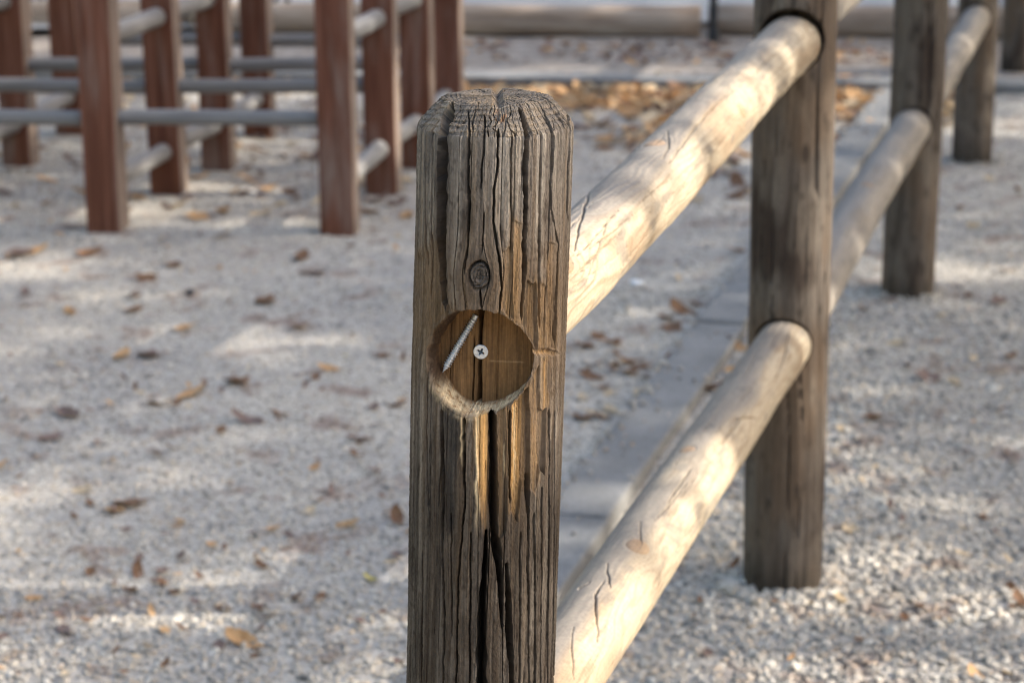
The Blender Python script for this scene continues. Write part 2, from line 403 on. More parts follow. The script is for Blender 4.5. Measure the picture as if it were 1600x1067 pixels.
    hz = (CAM+rr*tt)[2]
    rel = S-ax; p = rel@eh; qv = Z_-hz; depth_here = rel@nh
    DF = .028
    facing = depth_here > .01
    ra = np.hypot(p, qv) + .0003*vn(arc*300, H_*300, 95)
    lf = sm(0, -.03, p)                         # left wall leans
    rim = .0402 + .0005*vn(np.arctan2(p, qv)*9, 0, 96)
    flo = rim - .0009 - .0075*lf*sm(-.038, -.005, qv+.012) - .0022*sm(-.015, -.035, qv)
    wgt = np.where(facing & (part == 0), np.clip((rim-ra)/(rim-flo), 0, 1), 0)
    fl = DF + .0006*vn(p*260, H_*9, 97) + .0003*vn(p*800, H_*25, 98)
    ck = np.clip(1-np.abs(p-(-.0012+.02*(-qv)*.12+.0006*vn(H_*90, 3, 99)))/(.0013+.0009*sm(-.01, -.036, qv)+.0012*sm(.02, .036, qv)), 0, 1)
    fl = fl - .010*np.sqrt(ck)
    ck2 = np.clip(1-np.abs(p-(-.0058+.0005*vn(H_*70, 8, 99)))/.0007, 0, 1)*sm(.014, .0, qv); fl = fl - .004*np.sqrt(ck2)
    fl = fl - .0012*np.clip(1-np.abs(p+.021-.004*vn(H_*20, 2, 3))/.0008, 0, 1) - .001*np.clip(1-np.abs(p-.012)/.0007, 0, 1)
    cur = (P-ax)@nh
    newd = cur*(1-wgt) + fl*wgt
    wallr = sm(.02, .3, wgt)*sm(1., .85, wgt)
    newd = newd + wallr*.0008*fbm(p*700, qv*700, 2, 101)
    P = np.where((wgt > 0)[..., None], P + nh*(newd-cur)[..., None], P)

    # ---- colour: weathering that belongs to the wood, save the socket's left wall
    tone = .5+.5*vn(u/4.2, H_*5, 111); tone2 = .5+.5*vn(u/1.6, H_*10, 112); pat = .5+.5*fbm(arc*35, H_*16, 3, 113)
    C = mix(GREY, LGREY, sm(.3, .9, tone)); C = mix(C, DRK, .65*sm(.5, .9, tone2)*sm(.2, .6, pat)+.3*sm(.5, .8, pat))
    C = mix(C, DRK, .6*sm(.2, .55, fbm(u/2.2, H_*120, 3, 117)))
    C = mix(C, sr(50, 43, 37), .55*sm(.45, .9, vn(u/6, H_*2.5, 118))*sm(-.4, .4, vn(u/2, H_*9, 119)))
    sp1 = fbm(arc*420, H_*150, 3, 141); C = mix(C, sr(52, 47, 42), .6*sm(.12, .45, sp1)*sm(.35, .75, .5+.5*fbm(arc*30, H_*14, 2, 142)))
    C = mix(C, sr(170, 160, 144), .55*sm(.2, .6, fbm(u/1.5, H_*30, 3, 143))*sm(.4, .8, .5+.5*vn(u/9, H_*6, 144)))
    C = mix(C, sr(122, 100, 72), .35*sm(.35, .8, vn(u/3.3, H_*4, 145)))
    blo = fbm(arc*60, H_*40, 3, 114)
    C = mix(C, MOLD, .65*sm(.12, .5, blo)*fx*sm(260, 330, Y)*sm(440, 380, Y)*pl)
    C = mix(C, MOLD, .4*sm(.2, .55, fbm(arc*70, H_*25, 3, 115))*fx*sm(780, 900, Y))
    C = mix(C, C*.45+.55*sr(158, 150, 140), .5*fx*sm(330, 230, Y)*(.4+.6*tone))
    # browner low down and on the flanks
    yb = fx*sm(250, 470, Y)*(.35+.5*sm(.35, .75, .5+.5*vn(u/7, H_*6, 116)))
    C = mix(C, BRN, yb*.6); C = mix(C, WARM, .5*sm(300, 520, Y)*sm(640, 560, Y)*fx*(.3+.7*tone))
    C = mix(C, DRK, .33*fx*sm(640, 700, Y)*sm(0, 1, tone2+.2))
    C = mix(C, WARM, warm*(.45+.4*tone)); C = mix(C, GOLD, np.clip(fresh*(.55+.6*tone2), 0, 1))
    C = mix(C, MOLD, .85*dark)
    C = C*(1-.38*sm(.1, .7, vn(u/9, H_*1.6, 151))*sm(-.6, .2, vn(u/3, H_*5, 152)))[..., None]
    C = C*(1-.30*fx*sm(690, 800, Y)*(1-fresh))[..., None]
    # pale torn edges of the golden strip and the dark block
    ed = fx*np.exp(-((X-745-2*vn(Y/12, 1, 7))/2.6)**2)*sm(645, 655, Y)*sm(850, 760, Y); C = mix(C, CREAM, .9*ed)
    ed = fx*np.exp(-((X-721.5-1.5*vn(Y/9, 2, 7))/1.5)**2)*sm(648, 655, Y)*sm(735, 705, Y); C = mix(C, CREAM, .75*ed)
    ed = fx*np.exp(-((X-805-2*vn(Y/10, 3, 7))/1.8)**2)*sm(630, 640, Y)*sm(800, 700, Y); C = mix(C, CREAM, .7*ed)
    ed = fx*np.exp(-((X-788.5-1.*vn(Y/10, 4, 7))/.9)**2)*sm(690, 700, Y)*sm(760, 720, Y); C = mix(C, CREAM, .7*ed)
    # knot
    C = mix(C, DRK, .5*halo*(.4+.6*tone)); C = mix(C, mix(sr(74, 68, 62), sr(100, 92, 84), .5+.5*vn(X/3, Y/3, 95)), .85*knot)
    # end grain
    eg = mix(sr(112, 103, 92), sr(74, 68, 62), .5+.5*fbm(px_*400, py_*400, 3, 121))
    eg = mix(eg, sr(150, 134, 114), sm(.2, .8, ring)*(.35+.4*sm(-.3, .6, vn(ta*4, rho/7, 122))))
    eg = mix(eg, sr(58, 52, 47), .6*sm(.22, .02, ring))
    eg = mix(eg, sr(150, 132, 108), .6*sm(.1, .7, vn(px_*70, py_*70, 123)))
    C = np.where((part >= 1)[..., None], mix(eg, C, np.where(part == 1, .35, 0.)), C)
    C = mix(C, CREAM, .55*fx*np.clip(1-np.hypot((X-700)/13, (Y-166)/12), 0, 1)*(.5+.5*vn(X/2, Y/3, 124)))
    C = mix(C, sr(150, 112, 80), .6*sm(0, .5, nb)*sm(-.1, .5, vn(X/2.2, Y/5, 125)))
    # socket
    fcol = mix(FLOORC, sr(100, 74, 48), .5+.5*vn(p*420, H_*7, 131)); fcol = mix(fcol, sr(156, 120, 80), .55*sm(.2, .8, vn(p*240, H_*10, 132)))
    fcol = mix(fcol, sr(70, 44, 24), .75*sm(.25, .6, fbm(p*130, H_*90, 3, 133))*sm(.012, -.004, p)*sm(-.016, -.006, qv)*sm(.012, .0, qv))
    scr = np.exp(-((qv+.0058-.02*(p-.01)*.2)/.0005)**2)*sm(.004, .008, p)*sm(.033, .028, p); fcol = mix(fcol, sr(190, 160, 120), .5*scr)
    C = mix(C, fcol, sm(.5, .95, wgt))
    lip = wallr*sm(-.012, -.03, qv); C = mix(C, mix(sr(224, 204, 166), sr(150, 112, 70), sm(-.15, .6, fbm(np.arctan2(p, -qv)*9+newd*60, newd*900, 3, 134))), np.clip(.8*lip, 0, 1))
    P = P + (lip*.0010*fbm(np.arctan2(p, -qv)*14, newd*700, 2, 136))[..., None]*np.array([0, -.3, 1.])
    rimlow = np.where(facing & (part == 0), np.exp(-((ra-rim-.0012)/.0022)**2), 0)*sm(-.012, -.028, qv)*sm(.014, -.004, p)
    C = mix(C, CREAM, .5*rimlow*(.5+.5*vn(p*700, qv*500, 135)))
    lw_shade = wallr*sm(0, -.02, p)*sm(-.03, -.012, qv); C = mix(C, sr(66, 48, 33), .9*lw_shade)  # shade on the socket's left wall painted in as dark brown
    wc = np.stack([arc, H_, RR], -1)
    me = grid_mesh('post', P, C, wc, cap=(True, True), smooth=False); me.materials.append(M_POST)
    return me, hz, nh, eh, DF
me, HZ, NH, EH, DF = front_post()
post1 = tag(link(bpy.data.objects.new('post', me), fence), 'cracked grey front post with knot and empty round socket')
HC = axis1(np.array(HZ))                       # point on the axis at socket height

# screws in the socket
t = NT('zinc_plated_steel'); geo = t.n('ShaderNodeNewGeometry').outputs['Position']
t.base(t.ramp(t.noise(geo, 700, 3), [(.3, (.50, .52, .54)), (.7, (.72, .74, .76))]), .34); t.b.inputs['Metallic'].default_value = .6
M_ZINC = t.m
t = NT('dark_steel_recess'); t.base((.10, .13, .16), .5); t.b.inputs['Metallic'].default_value = .7; M_REC = t.m
def screw_shaft():
    a = atz(743, 497, 1.0); b = None
    def onplane(x, y, off):
        r = ray(x, y); s = ((HC-CAM)@NH + off)/(r@NH); return CAM + r*s
    a = onplane(744, 492, DF-.001); b = onplane(691.5, 582, DF+.0045)
    d = b-a; L = np.linalg.norm(d); d /= L
    e1 = np.cross(d, [0, 0, 1.]); e1 /= np.linalg.norm(e1); e2 = np.cross(d, e1)
    s = np.linspace(0, 1, 260)[:, None]; th = np.linspace(0, 2*np.pi, 21)[:-1][None, :]
    r0 = np.where(s < .12, .0022, .0021)*np.ones_like(th)
    tip = np.clip((1-s)/.13, .06, 1)
    ph = (s*L/.0021*2*np.pi - th) % (2*np.pi); ridge = np.clip(1-np.abs(ph-np.pi)/1.15, 0, 1)
    r = (r0 + .0009*ridge*(s > .06)*1.25)*np.minimum(tip, 1)
    V = a + s[..., None]*d*L + r[..., None]*(np.cos(th)[..., None]*e1+np.sin(th)[..., None]*e2)
    me = grid_mesh('screw', V, cap=(True, True)); me.materials.append(M_ZINC); return me
tag(link(bpy.data.objects.new('screw', screw_shaft()), post1), 'loose headless threaded screw slanting across the socket')
def screw_head():
    R = .0056; n, m = 64, 30
    rr = np.linspace(R, .0001, m)[:, None]; th = np.linspace(0, 2*np.pi, n+1)[:-1][None, :]
    x = rr*np.cos(th); y = rr*np.sin(th)
    a45 = math.radians(28); c, s_ = math.cos(a45), math.sin(a45); xr, yr = x*c-y*s_, x*s_+y*c
    arm = np.minimum(np.maximum(np.abs(xr)-.0031, np.abs(yr)-.00085), np.maximum(np.abs(yr)-.0031, np.abs(xr)-.00085))
    z = -.0022*np.clip(-arm/.00035, 0, 1)*np.clip(1.1-np.hypot(x, y)/.0036, 0.2, 1) - .0004*sm(R*.9, R, np.hypot(x, y))
    V = np.stack([x, y, z], -1)
    ringr = np.stack([np.cos(th)[0]*.0035, np.sin(th)[0]*.0035, np.full(n, -.004)], -1)
    V = np.concatenate([ringr[None], V], 0)
    me = grid_mesh('screw', V, cap=(True, True)); me.materials.append(M_ZINC); me.materials.append(M_REC)
    mi = np.zeros(len(me.polygons), np.int32)
    for p in me.polygons:
        if p.center.z < -.0008 and p.center.xy.length < .0034: mi[p.index] = 1
    me.polygons.foreach_set('material_index', mi)
    return me
r_ = ray(751, 550); s_ = ((HC-CAM)@NH + DF+.0012)/(r_@NH); hp = CAM+r_*s_
sh = link(bpy.data.objects.new('screw', screw_head()), post1)
sh.matrix_world = Matrix.Translation(Vector(hp)) @ Vector(NH).to_track_quat('Z', 'Y').to_matrix().to_4x4()
tag(sh, 'pale round cross-recess screw head in the middle of the socket')

# --- the other posts --------------------------------------------------
FDIR = math.radians(15.6)
def plain_post(base, R, lean, top, seed, holes, nth=200, nh_=420, palette=0):
    th = np.linspace(-np.pi, np.pi, nth+1)[:-1]; hs = np.concatenate([np.linspace(-.15, top-.015, nh_), [top-.008, top-.002, top]])
    Rr = np.full(len(hs), R); Rr[-3:] = R*np.array([.9, .78, .70])
    rows = np.concatenate([Rr, np.linspace(R*.65, .001, 10)]); zz = np.concatenate([hs, np.full(10, top)])
    A_, Z_ = np.meshgrid(th, zz); RR = np.meshgrid(th, rows)[1]
    ax = np.array([base[0], base[1], 0.]) + np.stack([lean[0]*Z_, lean[1]*Z_, Z_], -1)
    rx, ry = np.sin(A_), -np.cos(A_); arc = A_*R
    u = arc*1000 + 9*vn(arc*14+seed, Z_*4, seed+1)
    D = .9*vn(u/9, Z_*2.4, seed+2) + .6*vn(u/4, Z_*6, seed+3) + 1.2*vn(arc*18, Z_*4, seed+9)
    ck = 1-np.abs(vn(u/19, Z_*1.2, seed+4)); ckm = sm(.95, .985, ck)*sm(-.2, .3, vn(u/40, Z_*4, seed+5)); D -= 9*ckm + .5*fbm(arc*140, Z_*60, 2, seed+15)
    RD = RR + D/1000*np.minimum(1, RR/R)
    P = ax + np.stack([RD*rx, RD*ry, 0*RR], -1)
    for (azd, hz, a, df, dx, dz) in holes:       # rail sockets cut into the post
        az = math.radians(azd); nv = np.array([math.sin(az), math.cos(az), 0]); ev = np.array([-nv[1], nv[0], 0])
        rel = P-ax; p = rel@ev-dx; q = Z_-hz-dz; dep = rel@nv
        wgt = np.where(dep > .008, np.clip((a-np.hypot(p, q))/.003, 0, 1), 0)
        P = P + nv*((df-dep)*wgt)[..., None]
    tone = .5+.5*vn(u/13, Z_*3.4, seed+6); t2 = .5+.5*vn(u/4, Z_*5, seed+7); pat = .5+.5*fbm(arc*19, Z_*5.5, 4, seed+8)
    C = mix(sr(114, 104, 93), sr(91, 81, 71), tone); C = mix(C, sr(62, 52, 44), .5*sm(.55, .95, t2)); C = mix(C, sr(106, 84, 62), .45*sm(.52, .72, pat))
    C = mix(C, sr(56, 44, 36), .75*sm(.48, .32, pat)); C = mix(C, sr(140, 129, 114), .55*sm(.62, .9, .5+.5*fbm(arc*30, Z_*9, 3, seed+12))*(palette+.8))
    C = mix(C, sr(54, 47, 41), .6*sm(.2, .6, fbm(arc*90, Z_*40, 3, seed+13)))
    kz = np.exp(-(((arc-.012)/.010)**2+((Z_-.62-.1*(seed % 300)/300)/.022)**2)); C = mix(C, sr(52, 44, 38), .8*sm(.5, .9, kz))
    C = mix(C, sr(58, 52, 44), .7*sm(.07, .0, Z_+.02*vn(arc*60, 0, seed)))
    me = grid_mesh('post', P, C, np.stack([arc, Z_, RR], -1), cap=(True, True)); me.materials.append(M_POST)
    return link(bpy.data.objects.new('post', me), fence)
P2, P3, P4, P5 = gnd(1222, 912), gnd(1417, 462), gnd(1518, 251), gnd(1587, 109)
back = 180+15.6
plain_post(P2, .0605, (0., 0.), 1.03, 200, [(back, .845, .0465, .018, .002, .004), (back, .396, .0425, .03, 0, .001), (15.6, .870, .043, .03, 0, 0), (15.6, .40, .043, .03, 0, 0)])
plain_post(P3, .0600, (.012, .0), 1.03, 300, [(back, .845, .043, .03, 0, 0), (back, .4035, .0428, .03, 0, .001), (15.6, .845, .043, .03, 0, 0)], 150, 300)
plain_post(P4, .0590, (0., 0.), 1.03, 400, [(back, .845, .043, .03, 0, 0), (back, .432, .042, .03, 0, .001)], 120, 220, .3)
plain_post(P5, .0585, (0., 0.), 1.03, 500, [], 100, 180, .4)
PD = (P5-P2)/3; P6 = P5+PD
plain_post(P6, .0585, (0., 0.), 1.03, 600, [], 60, 100, .3)

# --- rails --------------------------------------------------------------
def rail(pts, radii, seed, nth, ns, pal, cracks=14, knots=(), label=None, drawn=()):
    pts = np.array(pts, float); seg = np.linalg.norm(np.diff(pts, axis=0), axis=1); cs = np.concatenate([[0], np.cumsum(seg)])
    L = cs[-1]; s = np.linspace(0, L, ns)
    tk = np.linspace(0, 1, ns)
    c = np.stack([np.interp(s, cs, pts[:, k]) for k in range(3)], -1)
    ker = np.hanning(max(5, ns//5 | 1)); ker /= ker.sum(); pad = len(ker)//2
    for k in range(3):
        e0 = c[0, k]+(c[1, k]-c[0, k])*np.arange(-pad, 0); e1 = c[-1, k]+(c[-1, k]-c[-2, k])*np.arange(1, pad+1)
        c[:, k] = np.convolve(np.concatenate([e0, c[:, k], e1]), ker, 'valid')
    tg = np.gradient(c, axis=0); tg /= np.linalg.norm(tg, axis=1)[:, None]
    ri = np.cross(tg, [0, 0, 1.]); ri /= np.linalg.norm(ri, axis=1)[:, None]; up = np.cross(ri, tg)
    th = np.linspace(-np.pi, np.pi, nth+1)[:-1] + math.radians(42)      # 0 = right, 90 = up; seam faces away
    A_, S_ = np.meshgrid(th, s); R = np.interp(S_/L, np.linspace(0, 1, len(radii)), radii)
    arc = A_*np.mean(radii)
    D = 1.2*vn(arc*16+seed, S_*5, seed) + .7*vn(arc*45, S_*9, seed+1) + .12*vn(arc*300, S_*30, seed+2)
    g = np.random.default_rng(seed)
    field = 1.25*vn(arc*15, S_*2.2, seed+3)+.6*vn(arc*32, S_*7.5, seed+4)+.16*vn(arc*90, S_*20, seed+14)+arc*13
    line = np.zeros_like(D); kd_ = np.zeros_like(D)
    for (ka_, ks_, kr2) in knots:
        da = (arc-math.radians(ka_)*np.mean(radii)); ds = (S_-ks_)/1.5; q = np.hypot(da, ds)/kr2
        field = field + 1.2*np.exp(-(q/1.8)**2); D += .9*np.exp(-(q/1.3)**2)-1.2*np.exp(-((q-1)/.14)**2)
        kd_ = np.maximum(kd_, sm(1.05, .9, q))
    for k in range(cracks):
        ca = math.radians(g.uniform(-40, 130))*np.mean(radii); s0 = g.uniform(0, L); ln = g.uniform(.04, .22); wd = g.uniform(.00035, .0008)
        path = ca + .0022*vn(S_*9, k, seed+5) + .0007*vn(S_*50, k, seed+6) + g.uniform(-.05, .05)*(S_-s0)
        e = sm(s0-ln, s0-ln*.4, S_)*sm(s0+ln, s0+ln*.4, S_)
        line = np.maximum(line, np.clip(1-np.abs(arc-path)/np.maximum(wd*e, 1e-5), 0, 1)*(e > .02))
    P0 = c[:, None, :] + (R*np.cos(A_))[..., None]*ri[:, None, :] + (R*np.sin(A_))[..., None]*up[:, None, :]
    if len(drawn):
        X, Y = proj(P0); vis = np.cos(A_-math.radians(42)) > .05
        for pl_ in drawn:
            best = np.full(D.shape, 99.)
            for (x0, y0, w0), (x1, y1, w1) in zip(pl_, pl_[1:]):
                XX = X+1.5*vn(Y/9, x0, 3); tt = np.clip(((XX-x0)*(x1-x0)+(Y-y0)*(y1-y0))/((x1-x0)**2+(y1-y0)**2), 0, 1)
                best = np.minimum(best, np.hypot(XX-x0-tt*(x1-x0), Y-y0-tt*(y1-y0))/((w0+(w1-w0)*tt)*.62))
            line = np.maximum(line, np.where(vis, np.clip(1-best, 0, 1), 0))
    D = D - 5.0*np.sqrt(line) + (.3 if seed == 700 else .12)*np.sin(field*19)
    N = np.cos(A_)[..., None]*ri[:, None, :] + np.sin(A_)[..., None]*up[:, None, :]
    P = P0 + N*(D[..., None]/1000)
    band = .5+.5*np.sin(field*19); b2 = sm(.72, 1, band)
    if pal == 0: c0, c1, c2, c3 = sr(167, 151, 127), sr(179, 165, 142), sr(122, 95, 68), sr(122, 116, 109)
    else: c0, c1, c2, c3 = sr(140, 132, 122), sr(152, 143, 131), sr(108, 97, 84), sr(122, 118, 114)
    C = mix(c0, c1, .5+.5*vn(arc*40, S_*4, seed+7)); C = mix(C, c2, (.55 if seed == 700 else .26)*b2*(.4+.6*sm(-.2, .5, vn(arc*12, S_*3, seed+8))))
    C = mix(C, c2, .45*sm(.15, .6, fbm(arc*22, S_*6, 3, seed+10)))
    C = mix(C, c2*.8, .4*sm(.25, .6, fbm(arc*260, S_*14, 3, seed+17)))
    C = mix(C, c3, .8*sm(.45, .95, np.sin(A_-.35)+.4*vn(arc*30, S_*5, seed+9)))
    C = mix(C, c3*.8, .5*sm(.15, .6, fbm(arc*70, S_*22, 3, seed+16)))       # greyer on the upper left
    C = mix(C, sr(112, 92, 72), .6*sm(.2, .7, line)); C = mix(C, sr(150, 116, 80), .5*kd_)
    me = grid_mesh('rail', P, C, np.stack([arc, S_, R], -1), cap=(True, True)); me.materials.append(M_RAIL)
    o = link(bpy.data.objects.new('rail', me), fence)
    if label: o['label'] = label
fd = np.array([math.sin(FDIR), math.cos(FDIR)])
def along(P, s, h): return (P[0]+fd[0]*s, P[1]+fd[1]*s, h)
pA = axis1(np.array(.845)); 
rail([(pA[0]+.006, pA[1]+.03, .8435), (.049, 1.883, .841), (.127, 2.181, .842), (.220, 2.537, .845), (.317, 2.913, .845), along(P2, -.02, .843)],
     [.0365, .038, .0395, .041], 700, 260, 800, 0, 34, [(60, .12, .014), (95, .62, .012), (25, .95, .01)], 'sunlit cream upper rail behind the front post',
     [[(924, 290, 1.2), (915, 320, 2.6), (905, 355, 2.4), (896, 392, 1.4)], [(948, 345, 1.), (938, 380, 1.6), (920, 430, 1.)],
      [(1043, 205, 1.), (1046, 225, 1.8), (1036, 250, 1.2)], [(1012, 300, 1.), (1022, 318, 1.4), (1012, 335, .8)], [(895, 435, 1.), (905, 425, 1.5), (918, 418, 1.)]])
rail([(-.022, 1.62, .494), (.134, 2.209, .464), (.22, 2.541, .442), (.314, 2.904, .417), along(P2, -.02, .394)],
     [.037, .0375, .0385, .0395, .040], 740, 260, 800, 0, 30, [(70, .52, .013), (100, .9, .01)], 'sunlit cream bent lower rail beside the front post',
     [[(948, 880, 1.), (952, 905, 2.4), (954, 916, 1.)], [(945, 905, 1.), (931, 925, 2.8), (931, 942, 3.2), (934, 975, 2.), (933, 1003, 1.)],
      [(895, 980, .8), (894, 1020, 1.6), (896, 1060, .8)], [(906, 918, 3), (920, 908, 1.)], [(1232, 520, 1.), (1228, 550, 3.), (1214, 590, 1.2)],
      [(1150, 655, 1.), (1170, 652, 2.2), (1180, 654, 1.)], [(1000, 815, .8), (1002, 840, 1.8), (1001, 850, .8)], [(1166, 680, 1), (1150, 720, 2.), (1138, 745, 1)]])
rail([along(P2, .02, .870), along(P3, -.02, .850)], [.040, .041], 780, 120, 320, 1)
rail([along(P2, .02, .398), (.66, 4.17, .41), along(P3, -.02, .402)], [.041, .042], 800, 140, 360, 1, 14, [(80, .9, .012)])
rail([along(P3, .02, .845), along(P4, -.02, .845)], [.040, .041], 820, 90, 200, 1)
rail([along(P3, .02, .405), along(P4, -.02, .432)], [.041, .041], 840, 100, 220, 1)
rail([along(P4, .02, .845), along(P5, -.02, .845)], [.040, .041], 860, 80, 160, 1)
rail([along(P5, .02, .845), along(P6, -.02, .845)], [.040, .041], 880, 80, 160, 1)

# ------------------------------------------------------------------ lattice of red-brown posts and thin rails
t = NT('red_brown_stain'); oc = t.n('ShaderNodeTexCoord').outputs['Object']; oi = t.n('ShaderNodeObjectInfo')
ofs = t.n('ShaderNodeVectorMath', operation='ADD'); t.l(oc, ofs.inputs[0]); t.l(oi.outputs['Random'], ofs.inputs[1])
g1 = t.noise(t.mapv(ofs.outputs[0], (60, 60, 3)), 1, 5, .6); g2 = t.noise(t.mapv(ofs.outputs[0], (14, 14, 2)), 1, 4, .6, .5)
c = t.ramp(g1, [(.25, (.065, .021, .011)), (.5, (.145, .054, .030)), (.62, (.19, .08, .05)), (.8, (.27, .15, .11))])
c = t.mixc(t.ramp(g2, [(.52, (0,)*3), (.72, (.7,)*3)]), c, (.25, .185, .15))
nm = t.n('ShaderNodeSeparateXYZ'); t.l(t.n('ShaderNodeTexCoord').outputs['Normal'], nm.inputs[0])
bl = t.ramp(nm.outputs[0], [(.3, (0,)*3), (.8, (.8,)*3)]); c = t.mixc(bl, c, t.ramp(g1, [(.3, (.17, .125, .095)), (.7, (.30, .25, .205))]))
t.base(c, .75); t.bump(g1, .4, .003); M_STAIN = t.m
t = NT('grey_round_rail'); oc = t.n('ShaderNodeTexCoord').outputs['Object']
g1 = t.noise(t.mapv(oc, (60, 60, 4)), 1, 4, .6)
t.base(t.ramp(g1, [(.3, (.14, .135, .13)), (.7, (.27, .26, .25))]), .8); t.bump(g1, .3, .002); M_THIN = t.m

lat = empty('climbing_lattice', (-.75, 6.5, 0))
tag(lat, 'lattice of red-brown square posts joined by thin grey round rails', 'climbing frame')
grot = math.radians(-6.5)
gp = {(0, 0): gnd(167, 366), (1, 0): gnd(531, 367), (0, 1): gnd(261, 304), (1, 1): gnd(598, 303), (-1, 2): gnd(30, 259),
      (0, 2): gnd(342, 263), (1, 2): gnd(655, 260), (-1, 3): gnd(110, 210), (0, 3): gnd(405, 213), (1, 3): gnd(702, 211)}
cv = np.array([math.cos(grot), math.sin(grot), 0])*.615; rv = np.array([-math.sin(grot), math.cos(grot), 0])*.505
gp[(-1, 0)] = gp[(0, 0)]-cv; gp[(-1, 1)] = gp[(0, 1)]-cv
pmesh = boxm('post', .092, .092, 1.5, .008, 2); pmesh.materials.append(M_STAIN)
LV = Vector(lat.location)
for k, p in gp.items():
    o = link(bpy.data.objects.new('post', pmesh), lat); o.location = Vector((p[0], p[1]+.04, .62+random.uniform(-.02, .02)))-LV
    o.rotation_euler = (random.uniform(-.006, .006), random.uniform(-.006, .006), grot+random.uniform(-.03, .03))
def cyl(name, r, L, n=20, bend=.004, seed=1):
    s = np.linspace(0, L, 16)[:, None]; th = np.linspace(0, 2*np.pi, n+1)[:-1][None, :]
    rr = r*(1+.05*vn(s*4+seed, th*1.2, seed)); cx = bend*np.sin(s/L*np.pi*1.3+seed)
    return grid_mesh(name, np.stack([rr*np.cos(th)+cx, rr*np.sin(th)+0*s, s+0*th], -1), cap=(True, True))
def lrail(a, b, h, r=.0205):
    a = Vector((a[0], a[1]+.04, h)); b = Vector((b[0], b[1]+.04, h+random.uniform(-.008, .008))); d = b-a
    me = cyl('rail', r, d.length, seed=random.randint(1, 99)); me.materials.append(M_THIN)
    o = link(bpy.data.objects.new('rail', me), lat); o.location = a-LV; o.rotation_euler = d.to_track_quat('Z', 'Y').to_euler()
for j in range(4):
    for i in (-1, 0):
        if (i, j) in gp and (i+1, j) in gp:
            lrail(gp[(i, j)], gp[(i+1, j)], .305); lrail(gp[(i, j)], gp[(i+1, j)], .70)
for i in (-1, 0, 1):
    for j in range(3):
        lrail(gp[(i, j)], gp[(i, j+1)], .13, .026); lrail(gp[(i, j)], gp[(i, j+1)], .505, .026)

# ------------------------------------------------------------------ edging logs, metal pole, bench feet
t = NT('bark_log'); oc = t.n('ShaderNodeTexCoord').outputs['Object']
g1 = t.noise(t.mapv(oc, (25, 25, 3)), 1, 5, .6)
t.base(t.ramp(g1, [(.3, (.19, .135, .095)), (.55, (.34, .26, .195)), (.75, (.44, .38, .31))]), .9); t.bump(g1, .6, .01); M_LOG = t.m
lx = gnd(730, 56); la = gnd(1102, 60)
ld = (la-lx)/np.linalg.norm(la-lx)
for a, b, off, lab in ((-3.6, -1.25, .02, 'brown timber log edging the far path behind the lattice posts'),
                  (-1.22, 1.0, 0., 'brown timber log edging the far path left of the thin dark pole'),
                  (1.04, 3.4, .06, 'brown timber log edging the far path right of the thin dark pole')):
    A_ = lx+ld*a; B_ = lx+ld*b; me = cyl('edging_log', .072, b-a, 28, .006, seed=int(50+a*3)); me.materials.append(M_LOG)
    o = link(bpy.data.objects.new('edging_log', me)); o.location = (A_[0], A_[1]+.07+off, .055)
    o.rotation_euler = Vector(ld).to_track_quat('Z', 'Y').to_euler(); tag(o, lab, 'log', 'logs edging the far path')
t = NT('dark_grey_paint'); t.base((.035, .038, .042), .5); M_DARKP = t.m
pb = gnd(1115, 64); pole = empty('metal_pole', (pb[0], pb[1], 0)); tag(pole, 'thin dark grey metal pole standing before the far path', 'pole')
me = cyl('shaft', .017, 2.4, 20, .006, 3); me.materials.append(M_DARKP); o = link(bpy.data.objects.new('shaft', me), pole); o.location = (0, 0, -.1)
me = cyl('foot_collar', .024, .05, 20, 0, 4); me.materials.append(M_DARKP); o = link(bpy.data.objects.new('foot_collar', me), pole); o.location = (0, 0, -.01)
bb = gnd(440, 25, .03); bench = empty('bench', (bb[0], bb[1]+.02, .03)); tag(bench, 'black metal bench on the far paving, only one splayed foot in view', 'bench')
def bar(name, a, b, wx, parent, m):
    a, b = Vector(a), Vector(b); me = boxm(name, wx, wx, (b-a).length, wx*.2, 2); me.materials.append(m)
    o = link(bpy.data.objects.new(name, me), parent); o.location = (a+b)/2; o.rotation_euler = (b-a).to_track_quat('Z', 'Y').to_euler()
for x in (0, -1.1):
    bar('foot', (x-.042, 0, 0), (x-.012, 0, .13), .024, bench, M_DARKP); bar('foot', (x+.042, 0, 0), (x+.012, 0, .13), .024, bench, M_DARKP)
    bar('leg', (x, 0, .12), (x, 0, .43), .04, bench, M_DARKP)
for k in range(4): bar('seat_slat', (-1.3, -.15+k*.1, .445), (.2, -.15+k*.1, .445), .05, bench, M_DARKP)

